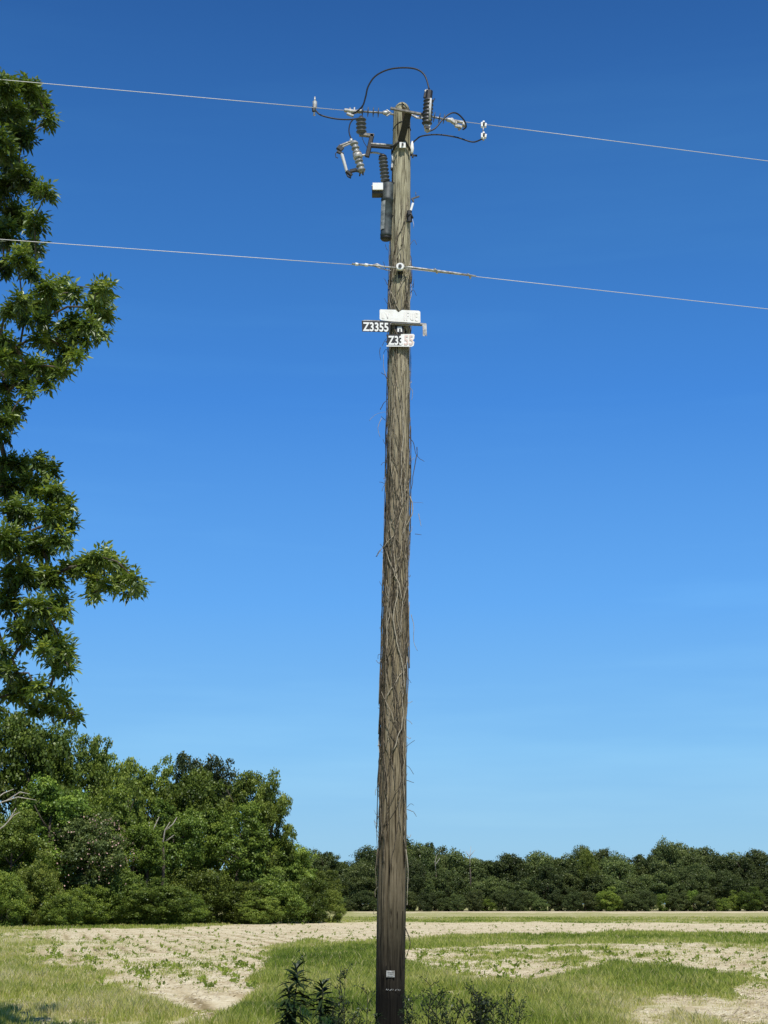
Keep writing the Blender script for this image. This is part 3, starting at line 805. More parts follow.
# ---- top bracket
tb = thing('top_bracket', P(402, 143, DP - .2), 'steel bracket at the pole top: slim cross arm on a dark diagonal strut', 'bracket')
a = P(390.5, 108.3, YF); b = P(422.5, 114.5, YF)
mb = MB(); mb.bar(a, b, .035, .030, (0, 1, 0)); mb.build('cross_arm', M['brown_steel'], tb)
a = P(409, 110.5, YF + .02); b = P(401, 141, DP - pole_r(10.8) - .02)
mb = MB(); mb.bar(a, b, .085, .012, (1, 0, 0)); mb.bar(a + Vector((-.037, .02, 0)), b + Vector((-.037, .02, 0)), .012, .05, (1, 0, 0)); mb.bar(a + Vector((.037, .02, 0)), b + Vector((.037, .02, 0)), .012, .05, (1, 0, 0)); mb.build('strut', M['black'], tb)
c = front(402.6, 145, .05); s = mpp(403, 143, DP)
mb = MB(); mb.bar(c + Vector((-3 * s, 0, 0)), c + Vector((3 * s, 0, 0)), .012, 6 * s, (0, 1, 0), .05); wsh = mb.build('square_washer', M['white'], tb)
mb = MB(); mb.lathe(c, c + Vector((0, -.035, 0)), [(0, .014), (1, .014)], 6); mb.build('bolt', M['dark_steel'], wsh)
def band(z, drop, name, parent, mat, r=.008, a0=0, a1=math.pi):
    pts = []
    for k in range(15):
        an = math.pi + (a1 - a0) * k / 14 + a0
        q = pole_r(z) + r; cc = pole_c(z)
        pts.append(Vector((cc.x + q * math.cos(an), cc.y + q * math.sin(an), z - drop * abs(math.cos(an)) ** 1.5)))
    m2 = MB(); m2.tube(pts, r, 6); return m2.build(name, mat, parent)
band(front(402, 140).z, .12, 'clamp_band', tb, M['black'], .010)
band(front(402, 121).z, .07, 'tie_wire', tb, M['dark_steel'], .005)

# ---- strain insulators
def strain(pa, pb, sheds, clamp_end, label):
    t = thing('strain_insulator', pa, label, 'insulator', 'strain insulators either side of the pole top')
    L = (pb - pa).length
    mb = MB(); mb.tube([pa, pb], .013, 10); mb.build('rod', M['porcelain'], t)
    d = (pb - pa).normalized()
    for q in sheds:
        m2 = MB(); m2.lathe(q - d * .008, q + d * .008, [(0, .02), (.3, .062), (.7, .064), (1, .02)], 20); m2.build('shed', M['polymer'], t)
    for e, sgn in ((pa, 1), (pb, -1)):
        m2 = MB(); m2.lathe(e, e + d * sgn * .07, [(0, .02), (.2, .028), (.8, .026), (1, .017)], 10); m2.build('end_fitting', M['galv'], t)
    return t, d
YW = DP - .12
pa = P(357, 111.3, YW); pb = P(388, 113, YW)
si, d = strain(pa, pb, [P(x, 111.6 + (x - 362) * .06, YW) for x in (362.5, 368, 373.3, 378.3)], 0, 'ribbed strain insulator left of the pole top, its pale dead end clamp at the left')
mb = MB(); mb.bar(P(344.5, 110.2, YW), P(357, 112, YW), .05, .045, (0, 1, 0), .3); mb.bar(P(347, 113.5, YW), P(353.5, 116, YW), .035, .04, (0, 1, 0), .3); mb.tube([P(350, 108, YW), P(351, 116, YW)], .012, 8); mb.tube([P(354.5, 107.6, YW), P(354, 114, YW)], .010, 8)
mb.build('dead_end_clamp', M['galv'], si)
mb = MB(); mb.tube([P(384, 112.4, YW), P(387, 110, YW), P(391, 113, YW), P(387, 116, YW), P(384, 113.5, YW)], .010, 8); mb.tube([P(388, 113, YW), P(395, 115, DP - .02)], .014, 8); mb.build('shackle', M['galv'], si)
pa = P(424, 115.5, YW); pb = P(451.5, 120.4, YW)
si, d = strain(pa, pb, [P(x, 117.2 + (x - 434) * .17, YW) for x in (434.3, 439.4, 444)], 0, 'ribbed strain insulator right of the pole top, its pale dead end clamp at the right')
mb = MB(); mb.bar(P(450.5, 119.5, YW), P(455, 123, YW), .05, .06, (0, 1, 0), .3)
mb.bar(P(455, 121, YW), P(463.5, 122.6, YW), .04, .035, (0, 1, 0), .3); mb.bar(P(455.5, 125.5, YW), P(462, 127.6, YW), .04, .05, (0, 1, 0), .3); mb.tube([P(463, 122, YW), P(464, 127, YW)], .02, 8); mb.tube([P(456, 121, YW), P(456, 126, YW)], .022, 8); mb.tube([P(459.5, 126, YW), P(459, 130.3, YW)], .012, 8)
mb.build('dead_end_clamp', M['galv'], si)
mb = MB(); mb.tube([P(409, 113.6, DP - .12), P(417, 118, YW), P(424, 115.6, YW)], .013, 8); mb.tube([P(414, 115, YW), P(419, 118.6, YW), P(424, 117.6, YW)], .010, 8); mb.build('shackle', M['galv'], si)

# ---- conductors
def wire(name, pts, r, label, mat='wire', cat='wire', group=None, n=6):
    mb = MB(); mb.tube(pts, r, n)
    o = mb.build(name, M[mat]); return tag(o, label, cat, group)
def catenary(a, b, k=16, sag=0.):
    return [a.lerp(b, i / k) + Vector((0, 0, -sag * 4 * (i / k) * (1 - i / k))) for i in range(k + 1)]
def ext(a, b, m): return b + (b - a).normalized() * m
hz_ = P(344, 110.2, YW).z
a = P(345, 110.4, YW); b = PZ(0, 79.5, hz_ + .02)
wire('power_line', catenary(a, ext(a, b, 30), 20), .0040, 'upper bare wire running left from the pole top', group='overhead wires')
a = P(463, 121.6, YW); b = PZ(768, 161, a.z + .05)
wire('power_line', catenary(a, ext(a, b, 40), 20), .0040, 'upper bare wire running right from the pole top', group='overhead wires')
YS = DP - pole_r(9) - .07
a = P(398, 268, YS + .02); b = PZ(0, 239.3, a.z + .02)
nb = wire('neutral_line', catenary(a, ext(a, b, 30), 20), .0040, 'lower bare wire running left from the white spool insulator', group='overhead wires')
m2 = MB()
dirl = (b - a).normalized()
for t0, t1, rr in ((355 , 358, .020), (364.5, 368, .020)):
    m2.tube([PZ(t0, 264.1 + (t0 - 355) * .075, a.z), PZ(t1, 264.3 + (t1 - 355) * .075, a.z)], rr, 8)
m2.build('splice_sleeve', M['white'], nb)
m2 = MB(); m2.tube([PZ(352, 263.8, a.z), PZ(372, 265.4, a.z), PZ(380, 266.2, a.z), PZ(396, 268, a.z)], .012, 8)
m2.tube([P(373, 265.2, YS), P(377, 264.3, YS), P(382, 266.4, YS)], .012, 6); m2.tube([P(374, 266, YS), P(381, 268.6, YS), P(391, 270.8, YS)], .006, 6); m2.build('wire_grip', M['galv'], nb)
a = P(401, 268.3, YS + .02); b = PZ(768, 309, a.z + .03)
nb = wire('neutral_line', catenary(a, ext(a, b, 40), 20), .0040, 'lower bare wire running right from the white spool insulator', group='overhead wires')
m2 = MB(); w0 = [PZ(x, y - .25, a.z) for x, y in ((404, 268), (409, 267.5), (425, 269.6), (440, 271.6), (455, 273.6), (476, 276.4))]
m2.tube(w0, [.012, .014, .016, .016, .017, .011], 8); m2.build('wire_grip', M['galv'], nb)
m2 = MB(); 
for x, y in ((435.7, 270.4), (469, 275.3)): m2.tube([PZ(x - 1.4, y - 1.2, a.z), PZ(x + 1, y + .3, a.z), PZ(x + 1.3, y + 2.6, a.z)], .014, 6)
m2.build('wire_clip', M['galv'], nb)

# spool insulator
c = front(400, 268.5, .02); t = thing('spool_insulator', c, 'white ring shaped spool insulator on the front of the pole', 'insulator')
mb = MB(); mb.lathe(c + Vector((0, .03, 0)), c + Vector((0, -.075, 0)), [(0, .03), (.15, .040), (.45, .040), (.6, .049), (.85, .051), (1, .044)], 24); mb.build('spool', M['white'], t)
mb = MB(); mb.lathe(c + Vector((0, -.074, 0)), c + Vector((0, -.090, 0)), [(0, .022), (1, .020)], 16); mb.build('bolt', M['dark_steel'], t)
mb = MB(); mb.bar(c + Vector((-.03, .0, -.055)), c + Vector((.03, .0, -.055)), .09, .014, (0, 1, 0)); mb.bar(c + Vector((0, .02, -.05)), c + Vector((0, .02, -.12)), .05, .01, (1, 0, 0)); mb.build('clevis_shadow', M['black'], t)  # black plate under the spool stands in for its cast shadow

# ---- jumpers
def spline(pts, k=8):
    out = []; n = len(pts)
    for i in range(n - 1):
        p0 = pts[max(i - 1, 0)]; p1 = pts[i]; p2 = pts[i + 1]; p3 = pts[min(i + 2, n - 1)]
        for j in range(k):
            t = j / k; out.append(.5 * ((2 * p1) + (p2 - p0) * t + (2 * p0 - 5 * p1 + 4 * p2 - p3) * t * t + (3 * p1 - p0 - 3 * p2 + p3) * t ** 3))
    out.append(pts[-1]); return out
def z1(pts, Y0, Y1=None):              # points read from the 3.84x view of the pole top
    Y1 = Y0 if Y1 is None else Y1; n = len(pts)
    return [P(300 + x / 3.84, 50 + y / 3.84, Y0 + (Y1 - Y0) * i / max(1, n - 1)) for i, (x, y) in enumerate(pts)]
jg = 'black jumper cables'
wire('jumper_cable', spline(z1([(196, 246), (215, 238), (240, 215), (252, 180), (262, 140), (290, 100), (340, 75), (400, 68), (450, 75), (480, 100), (496, 150)], YW, DP - .42)), .0105, 'black jumper cable arching high in a loop over the pole top', 'rubber', 'cable', jg)
wire('jumper_cable', spline(z1([(492, 314), (520, 300), (550, 265), (580, 243), (605, 245), (630, 270), (638, 295), (625, 306)], DP - .42, YW)), .0100, 'short black jumper curling over the right strain insulator', 'rubber', 'cable', jg)
wire('jumper_cable', spline(z1([(428, 362), (445, 345), (470, 330), (530, 325), (600, 335), (660, 353), (690, 346), (702, 338)], DP + .02, YW)), .0095, 'long black jumper from the right side of pole to the right hot line clamp', 'rubber', 'cable', jg)
wire('jumper_cable', spline(z1([(60, 232), (80, 250), (130, 263), (180, 267), (215, 264), (236, 258)], YW, YW)), .0100, 'black jumper from the left hot line clamp to the arrester top', 'rubber', 'cable', jg)
wire('jumper_cable', spline(z1([(206, 265), (193, 282), (188, 310), (194, 335), (203, 346)], YW, YW)), .0090, 'short black drop cable down to the left fuse cutout', 'rubber', 'cable', jg)
wire('jumper_cable', spline(z1([(238, 335), (246, 355), (258, 375), (262, 392)], YW, YW)), .0045, 'thin dark lead below the small ribbed arrester', 'rubber', 'cable', jg)

# ---- hot line clamps
def clampset(x, y0, y1, label, two):
    c = z1([(x, y0)], YW)[0]; t = thing('hot_line_clamp', c, label, 'clamp', 'hot line clamps')
    q = lambda X, Y: z1([(X, Y)], YW)[0]
    if not two:
        m2 = MB(); m2.bar(q(x, y0 - 16), q(x, y0 + 8), .055, .05, (1, 0, 0), .3); m2.tube([q(x, y0 - 34), q(x, y0 - 14)], [.008, .016], 8); m2.build('clamp_body', M['galv'], t)
        m2 = MB(); m2.bar(q(x - 4, y0 + 6), q(x - 3, y0 + 22), .05, .045, (1, 0, 0), .3); m2.build('clamp_jaw', M['dark_steel'], t)
        m2 = MB(); m2.tube([q(x - 2, y0 + 20), q(x - 3, y0 + 36)], .010, 8); m2.tube([q(x - 7, y0 + 37), q(x + 2, y0 + 37)], .008, 8); m2.build('eye_screw', M['galv'], t)
    else:
        for k, yy in enumerate((y0, y1)):
            m2 = MB(); m2.bar(q(x - 10, yy), q(x - 3, yy), .04, .075, (0, 1, 0), .3); m2.bar(q(x + 4, yy + 1), q(x + 11, yy + 2), .04, .060, (0, 1, 0), .3); m2.tube([q(x, yy - 15), q(x, yy - 5)], .014, 8); m2.build('clamp_body', M['white'], t)
            m2 = MB(); m2.bar(q(x - 3, yy - 4), q(x + 5, yy - 3), .05, .05, (0, 1, 0), .3); m2.build('clamp_jaw', M['dark_steel'], t)
        m2 = MB(); m2.tube([q(x - 1, y1 + 5), q(x - 1, y1 + 17)], .014, 8); m2.build('eye_screw', M['galv'], t)
        m2 = MB(); m2.tube([q(x - 1, y0 + 8), q(x - 2, y1 - 12)], .007, 8); m2.build('link_rod', M['galv'], t)
clampset(57, 214, 0, 'small pale clamp hanging on the upper wire left of the pole', False)
clampset(705, 288, 330, 'pair of pale clamps linked on the upper wire right of the pole', True)

# ---- ribbed insulators
def ribbed(a, b, n, rc, rs, mat_body, parent, name='insulator_body', tilt=.0):
    prof = [(0, rc * .9)]
    for k in range(n):
        t0 = (k + .15) / n; t1 = (k + .55) / n; t2 = (k + .70) / n
        prof += [(t0, rc), (t1 - .12 / n, rs * .96), (t1, rs), (t2, rs * .9), (t2 + .02 / n, rc)]
    prof.append((1, rc * .9))
    m2 = MB(); m2.lathe(a, b, prof, 24); return m2.build(name, mat_body, parent)
q1 = lambda X, Y, Yd=YW: P(300 + X / 3.84, 50 + Y / 3.84, Yd)
# arrester on offset arm
t = thing('surge_arrester', q1(238, 325), 'short squat ribbed dark arrester left of the pole, under the left strain insulator', 'arrester')
ribbed(q1(236, 322), q1(234, 262), 4, .040, .068, M['polymer'], t)
mb = MB(); mb.lathe(q1(234, 264), q1(233, 253), [(0, .04), (.4, .034), (.6, .014), (1, .014)], 14); mb.build('top_cap', M['black'], t)
# offset arm
t = thing('mounting_arm', q1(350, 372), 'bent steel arm left of the pole carrying the ribbed arrester and fuse cutout', 'bracket')
mb = MB(); mb.bar(q1(228, 324), q1(284, 330), .05, .045, (0, 1, 0)); mb.build('shelf', M['brown_steel'], t)
mb = MB(); mb.bar(q1(277, 326), q1(258, 410), .05, .055, (0, 1, 0)); mb.build('drop_bar', M['black'], t)
mb = MB(); mb.bar(q1(272, 362), q1(356, 368, DP - .10), .055, .022, (0, 1, 0)); mb.build('arm_top', M['galv'], t)
mb = MB(); mb.bar(q1(272, 369.5), q1(354, 375.5, DP - .10), .050, .026, (0, 1, 0)); mb.tube([q1(350, 374, DP - .12), q1(362, 368, DP - .18), q1(378, 350, DP - .2)], .013, 8); mb.build('arm_channel', M['black'], t)

# ---- left fuse cutout
t = thing('fuse_cutout', q1(222, 410), 'grey ribbed fuse cutout with white fuse tube hanging far left of the pole', 'fuse cutout', 'fuse cutouts')
ribbed(q1(206, 352), q1(238, 470), 7, .040, .055, M['porcelain'], t)
mb = MB(); mb.lathe(q1(219, 398), q1(224, 418), [(0, .05), (.1, .060), (.9, .060), (1, .05)], 16); mb.build('centre_band', M['galv'], t)
mb = MB(); mb.bar(q1(198, 350), q1(152, 368), .03, .020, (0, 1, 0)); mb.bar(q1(196, 358), q1(158, 374), .022, .014, (0, 1, 0)); mb.tube([q1(196, 342), q1(199, 356)], .02, 8); mb.build('top_arm', M['galv'], t)
mb = MB(); mb.bar(q1(146, 372), q1(162, 384), .05, .075, (0, 1, 0), .3); mb.bar(q1(142, 390), q1(166, 400), .035, .03, (0, 1, 0)); mb.tube([q1(146, 388), q1(136, 398), q1(138, 412), q1(146, 415)], .006, 6); mb.build('top_contact', M['dark_steel'], t)
mb = MB(); mb.lathe(q1(160, 398), q1(180, 468), [(0, .017), (.06, .021), (.94, .019), (1, .018)], 14); mb.build('fuse_tube', M['fibre'], t)
mb = MB(); mb.bar(q1(180, 466), q1(198, 482), .045, .045, (0, 1, 0), .3); mb.bar(q1(192, 466), q1(218, 460), .035, .05, (0, 1, 0), .3); mb.tube([q1(176, 470), q1(184, 486), q1(196, 492)], .010, 6); mb.build('hinge', M['black'], t)
mb = MB(); mb.bar(q1(226, 463), q1(244, 459), .045, .05, (0, 1, 0), .3); mb.tube([q1(232, 466), q1(229, 484)], .010, 6); mb.tube([q1(241, 464), q1(242, 480)], .012, 6); mb.tube([q1(214, 462), q1(228, 464)], .022, 6); mb.build('bottom_terminal', M['dark_steel'], t)
mb = MB(); mb.tube([q1(226, 407), q1(256, 402)], .014, 8); mb.build('mounting_stud', M['galv'], t)

# ---- right fuse cutout (upright, dark)
YR = DP - .42
t = thing('fuse_cutout', q1(490, 230, YR), 'dark upright fuse cutout standing on the right end of the top bracket', 'fuse cutout', 'fuse cutouts')
ribbed(q1(494, 190, YR), q1(487, 288, YR), 7, .052, .066, M['polymer_shaded'], t)
mb = MB(); mb.bar(q1(497, 158, YR), q1(494, 192, YR), .085, .08, (1, 0, 0), .3); mb.bar(q1(481, 166, YR), q1(478, 184, YR), .03, .04, (1, 0, 0)); mb.build('top_contact', M['black'], t)
mb = MB(); mb.tube([q1(486, 154, YR), q1(506, 160, YR)], .016, 8); mb.bar(q1(480, 160, YR), q1(486, 156, YR), .03, .03); mb.build('top_terminal', M['galv'], t)
mb = MB(); mb.tube([q1(500, 202, YR), q1(512, 194, YR), q1(518, 186, YR)], [.012, .009, .006], 6); mb.build('pull_hook', M['black'], t)
mb = MB(); mb.bar(q1(500, 206, YR - .05), q1(498, 226, YR - .05), .020, .03, (1, 0, 0)); mb.lathe(q1(502, 186, YR - .05), q1(497, 270, YR - .05), [(0, .014), (1, .014)], 10); mb.build('fuse_tube', M['fibre'], t)
mb = MB(); mb.bar(q1(476, 290, YR), q1(500, 292, YR), .06, .07, (0, 1, 0), .3); mb.bar(q1(479, 304, YR), q1(500, 307, YR), .05, .05, (0, 1, 0), .3); mb.tube([q1(489, 306, YR), q1(489, 316, YR)], .018, 8); mb.build('bottom_terminal', M['galv'], t)
mb = MB(); mb.bar(q1(482, 296, YR - .04), q1(496, 300, YR - .04), .02, .035, (0, 1, 0)); mb.build('hinge', M['black'], t)
mb = MB(); mb.bar(q1(466, 246, YF), q1(488, 248, YR), .03, .035, (0, 0, 1)); mb.build('mounting_stud', M['dark_steel'], t)

# ---- slim transformer with bushing and box
YT = DP - .06
t = thing('slim_transformer', q1(335, 735, YT), 'slim dark grey cylindrical tank with ribbed bushing strapped to the left side of pole', 'transformer')
ta_, tb_ = q1(330, 720, YT), q1(338, 512, YT)
mb = MB(); mb.lathe(tb_, ta_, [(0, .050), (.02, .072), (.28, .074), (.30, .080), (.33, .080), (.34, .073), (.93, .070), (.95, .074), (1, .070)], 28); tk = mb.build('tank', M['tank'], t)
mb = MB(); mb.lathe(ta_ , ta_ + Vector((0, 0, -.035)), [(0, .066), (.3, .074), (1, .055)], 28); mb.build('tank_bottom', M['black'], t)
# sun highlight on the left flank, painted as a pale strip
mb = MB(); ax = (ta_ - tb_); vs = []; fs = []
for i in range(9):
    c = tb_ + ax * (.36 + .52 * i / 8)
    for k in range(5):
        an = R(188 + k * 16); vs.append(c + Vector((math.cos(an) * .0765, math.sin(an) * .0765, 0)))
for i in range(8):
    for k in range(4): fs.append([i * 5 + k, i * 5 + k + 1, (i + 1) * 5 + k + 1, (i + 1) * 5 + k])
mb.add(vs, fs); mb.build('painted_highlight', M['tank_pale'], t)
ribbed(q1(328, 508, YT), q1(318, 412, YT), 7, .036, .060, M['polymer'], t, 'bushing')
mb = MB(); mb.lathe(q1(318, 414, YT), q1(317, 400, YT), [(0, .05), (.4, .052), (1, .02)], 14); mb.build('bushing_cap', M['black'], t)
mb = MB(); mb.tube(spline([q1(268, 394, YT), q1(290, 394, YT), q1(306, 398, YT), q1(318, 402, YT)]), .013, 8); mb.build('top_lead', M['galv'], t)
bx0 = q1(297, 545, YT - .06)
mb = MB(); mb.box(bx0, .135, .13, .10, .05); bxo = mb.build('junction_box', M['dark_steel'], t)
mb = MB(); mb.bar(q1(279, 524, YT - .15), q1(319, 524, YT - .15), .02, .095, (0, 1, 0), .1); mb.box(bx0 + Vector((0, 0, .058)), .14, .14, .012); mb.build('box_cover', M['white'], bxo)
mb = MB(); mb.bar(q1(342, 516, DP - .02), q1(362, 520, DP - .05), .07, .06, (0, 1, 0)); mb.bar(q1(342, 640, DP - .02), q1(360, 642, DP - .05), .05, .05, (0, 1, 0)); mb.build('mounting_lug', M['black'], t)
# moulding strip and small fittings
t = thing('ground_wire_moulding', q1(353, 460, DP - .1), 'pale narrow moulding strip on the upper left edge of the pole', 'cable guard')
mb = MB(); mb.bar(q1(355, 402, DP - .06), q1(353, 452, DP - .06), .022, .02, (1, 0, 0)); mb.build('strip', M['fibre'], t)
mb = MB(); mb.tube([q1(351, 452, DP - .08), q1(352, 462, DP - .08)], .014, 6); mb.tube([q1(352, 425, DP - .14), q1(362, 434, DP - .17), q1(366, 446, DP - .18)], .005, 6); mb.tube([q1(352, 372, DP - .05), q1(351, 402, DP - .05)], .006, 6); mb.build('staple', M['black'], t)
t = thing('knob_insulator', q1(430, 375, DP), 'white teardrop shaped knob on the right side of pole near its top', 'insulator')
mb = MB(); mb.lathe(q1(431, 350, DP - .04), q1(429, 398, DP - .04), [(0, .006), (.25, .018), (.6, .026), (.9, .02), (1, .008)], 14); mb.build('knob', M['white'], t)
mb = MB(); mb.bar(q1(424, 403, DP - .02), q1(450, 406, DP - .02), .022, .022); mb.bar(q1(431, 400, DP - .02), q1(433, 412, DP - .02), .04, .02); mb.build('pin', M['black'], t)
t = thing('side_fitting', q1(424, 640, DP), 'small dark fitting with a pale rod and thin spike on the right side of pole', 'fitting')
mb = MB(); mb.bar(q1(420, 618, DP - .12), q1(421, 660, DP - .12), .06, .05, (1, 0, 0), .3); mb.tube([q1(413, 640, DP - .14), q1(426, 628, DP - .14), q1(432, 646, DP - .14)], .016, 6); mb.build('socket', M['black'], t)
mb = MB(); mb.bar(q1(434, 588, DP - .08), q1(425, 618, DP - .08), .026, .02, (1, 0, 0)); mb.build('rod', M['white'], t)
mb = MB(); mb.bar(q1(428, 572, DP - .05), q1(458, 562, DP - .05), .02, .018); mb.tube([q1(446, 566, DP - .05), q1(444, 545, DP - .05)], .005, 6); mb.bar(q1(430, 572, DP - .05), q1(436, 582, DP - .05), .03, .02); mb.build('spike_arm', M['polymer'], t)
mb = MB(); mb.tube([q1(432, 650, DP - .08), q1(437, 672, DP - .08), q1(436, 684, DP - .08)], .0025, 5); mb.build('loose_thread', M['fibre'], t)

# ------------------------------------------------------------------ signs
q2 = lambda X, Y, Yd: P(340 + X / 5.12, 240 + Y / 5.12, Yd)
YG = DP - pole_r(P(400, 330, DP).z) - .045
def plate(pts, Yd, th=.004):
    """flat plate from outline read in the 5.12x view"""
    f = [q2(x, y, Yd) for x, y in pts]; b = [p + Vector((0, th, 0)) for p in f]; n = len(f)
    m2 = MB(); m2.add(f + b, [list(range(n))[::-1], list(range(n, 2 * n))] + [[i, (i + 1) % n, n + (i + 1) % n, n + i] for i in range(n)], False); return m2
def text(txt, x0, y0, x1, y1, Yd, mat, parent, bold=.012, clip=None):
    cu = bpy.data.curves.new('lettering', 'FONT'); cu.body = txt; cu.extrude = .001; cu.offset = bold; cu.size = 1; cu.space_character = 1.02
    tmp = bpy.data.objects.new('lettering', cu); COL.objects.link(tmp)
    dg = bpy.context.evaluated_depsgraph_get(); dg.update()
    me = bpy.data.meshes.new_from_object(tmp.evaluated_get(dg)); bpy.data.objects.remove(tmp)
    co = np.zeros(len(me.vertices) * 3, dtype=np.float32); me.vertices.foreach_get('co', co); co = co.reshape(-1, 3)
    mn = co.min(0); mx = co.max(0); u = (co[:, 0] - mn[0]) / (mx[0] - mn[0]); v = (co[:, 1] - mn[1]) / (mx[1] - mn[1])
    A = np.array(q2(x0, y1[0], Yd)); B = np.array(q2(x1, y1[1], Yd)); C = np.array(q2(x0, y0[0], Yd))
    out = A + u[:, None] * (B - A) + v[:, None] * (C - A); out[:, 1] = Yd - co[:, 2] * 1.0
    me.vertices.foreach_set('co', out.astype(np.float32).ravel()); me.update(); me.materials.clear(); me.materials.append(mat)
    o = bpy.data.objects.new('lettering', me); COL.objects.link(o); o.parent = parent; o.matrix_parent_inverse = parent.matrix_world.inverted(); return o
# angle bar carrying the plates
t = thing('sign_bracket', q2(340, 432, YG), 'grey angle bar across the pole with a short hook down at its right end', 'bracket')
mb = plate([(112, 412), (130, 409), (200, 411), (258, 416), (440, 426), (440, 441), (330, 437), (252, 432), (112, 417)], YG + .012, .006); mb.build('bar', M['galv'], t)
mb = plate([(423, 427), (443, 428), (445, 493), (436, 486), (432, 493), (424, 490)], YG + .004, .006); mb.build('hook', M['galv'], t)
mb = MB(); mb.bar(q2(262, 428, YG + .012), q2(420, 436, YG + .012), .008, .05, (0, 0, 1)); mb.build('flange', M['brown_steel'], t)
# upper white sign
t = thing('sign_plate', q2(308, 390, YG), 'blank looking white sign with faded lettering, topmost of the pole signs', 'sign', 'sign plates on the pole')
mb = plate([(206, 355), (285, 357), (293, 366), (300, 370), (308, 364), (318, 358), (404, 362), (411, 368), (412, 422), (404, 425), (258, 416), (210, 410), (203, 404), (203, 360)], YG); mb.build('plate', M['sign_white'], t)
mb = MB()
def st(m2, a, b, w=.012): m2.bar(q2(*a, YG - .003), q2(*b, YG - .003), .002, w)
for s_ in (((216, 372), (216, 400)), ((216, 400), (228, 401)), ((236, 374), (244, 401)), ((250, 374), (244, 401)), ((330, 368), (330, 412)), ((342, 372), (354, 372)), ((342, 388), (352, 389)), ((342, 372), (342, 410)), ((362, 372), (362, 405)), ((362, 405), (374, 411)), ((374, 374), (374, 411)), ((386, 374), (386, 413)), ((386, 374), (398, 375)), ((386, 392), (396, 393)), ((386, 412), (398, 413))): st(mb, *s_)
mb.build('lettering', M['faded'], t)
# black plate Z3355
t = thing('number_plate', q2(180, 440, YG), 'black plate reading Z3355 in white, sticking out left of the pole', 'sign', 'sign plates on the pole')
mb = plate([(111, 413), (258, 418), (256, 472), (113, 468)], YG - .008); mb.build('plate', M['black'], t)
text('Z3355', 117, (420, 422), 248, (466, 470), YG - .0125, M['white'], t, .028)
# lower plate
t = thing('number_plate', q2(310, 512, YG), 'lower plate reading Z3355, black at its left half and glare painted white at right', 'sign', 'sign plates on the pole')
mb = plate([(237, 484), (312, 482), (312, 546), (238, 544), (244, 530), (236, 520), (242, 508)], YG - .002); mb.build('black_half', M['black'], t)
mb = plate([(312, 482), (376, 481), (382, 488), (380, 505), (372, 514), (381, 522), (377, 541), (370, 544), (312, 546)], YG - .002); mb.build('glare_half', M['sign_white'], t)  # reflected glare put in as a white half
text('Z33', 246, (490, 489), 322, (537, 538), YG - .0065, M['white'], t, .028)
text('55', 328, (488, 488), 374, (539, 538), YG - .0065, M['pink'], t, .02)
mb = plate([(238, 539), (370, 542), (370, 546), (238, 545)], YG - .005, .002); mb.build('rim', M['white'], t)
# middle tag
t = thing('small_tag', q2(304, 455, YG), 'tiny pale letter tag nailed between the two Z3355 plates', 'sign')
mb = plate([(294, 444), (316, 444), (318, 470), (311, 470), (310, 455), (303, 455), (302, 470), (294, 470)], YG + .02, .003); mb.build('plate', M['white'], t)
mb = plate([(284, 440), (326, 441), (326, 478), (284, 477)], YG + .026, .003); mb.build('backing', M['black'], t)

# ------------------------------------------------------------------ dead vines on the pole
vt = thing('dead_vine', (pole_c(0).x, DP - .2, 0), 'leafless tangled vine stems climbing the whole wooden pole', 'vine')
rv = random.Random(12)
def on_pole(an, z, off): c = pole_c(z); q = pole_r(z) * 1.03 + off; return Vector((c.x + q * math.cos(an), c.y + q * math.sin(an), z))
def stem(z0, z1_, an, drift, wig, r, mat, amp=.35, name='stem'):
    r *= rv.choice([.45, .6, .75, 1.0]); pts = []; z = z0; ph = rv.uniform(0, 6); ph2 = rv.uniform(0, 6); off = r * .5; a = an
    while z < z1_:
        a += drift * .05 + rv.gauss(0, wig)
        pts.append(on_pole(a + amp * math.sin(z * 1.7 + ph) + .12 * math.sin(z * 6.3 + ph2), z, off + .008 * (1 + math.sin(z * 3 + ph2))))
        z += .05
    k = len(pts)
    if k < 3: return
    m2 = MB(); m2.tube(pts, [r * (1 - .45 * i / k) for i in range(k)], 6); m2.build(name, M[mat], vt)
FR = -math.pi / 2
zmax = front(400, 200).z
for i in range(30):
    z0 = rv.choice([rv.uniform(1.9, 3), rv.uniform(2, 6)]); z1_ = min(zmax, z0 + rv.uniform(2.5, 7))
    stem(z0, z1_, FR + rv.uniform(-1.45, 1.45), rv.uniform(-.25, .25), .035, rv.uniform(.004, .009), rv.choice(['vine_dark', 'vine_dark', 'vine_mid', 'vine_mid', 'vine_pale']), rv.uniform(.1, .4))
for i in range(38):      # short diagonals
    z0 = rv.uniform(2.0, zmax - 1.2)
    stem(z0, z0 + rv.uniform(.5, 1.3), FR + rv.uniform(-1.6, .9), rv.choice([-1, 1]) * rv.uniform(1.2, 3.4), .05, rv.uniform(.004, .008), rv.choice(['vine_dark', 'vine_dark', 'vine_mid', 'vine_pale']), .15)
for i in range(32):     # knotted band around the middle
    z0 = rv.uniform(2.6, 5.6)
    stem(z0, z0 + rv.uniform(.8, 2.2), FR + rv.uniform(-1.5, 1.5), rv.uniform(-.8, .8), .07, rv.uniform(.005, .010), rv.choice(['vine_mid', 'vine_pale', 'vine_mid', 'vine_dark']), .3)
zt = front(400, 345).z
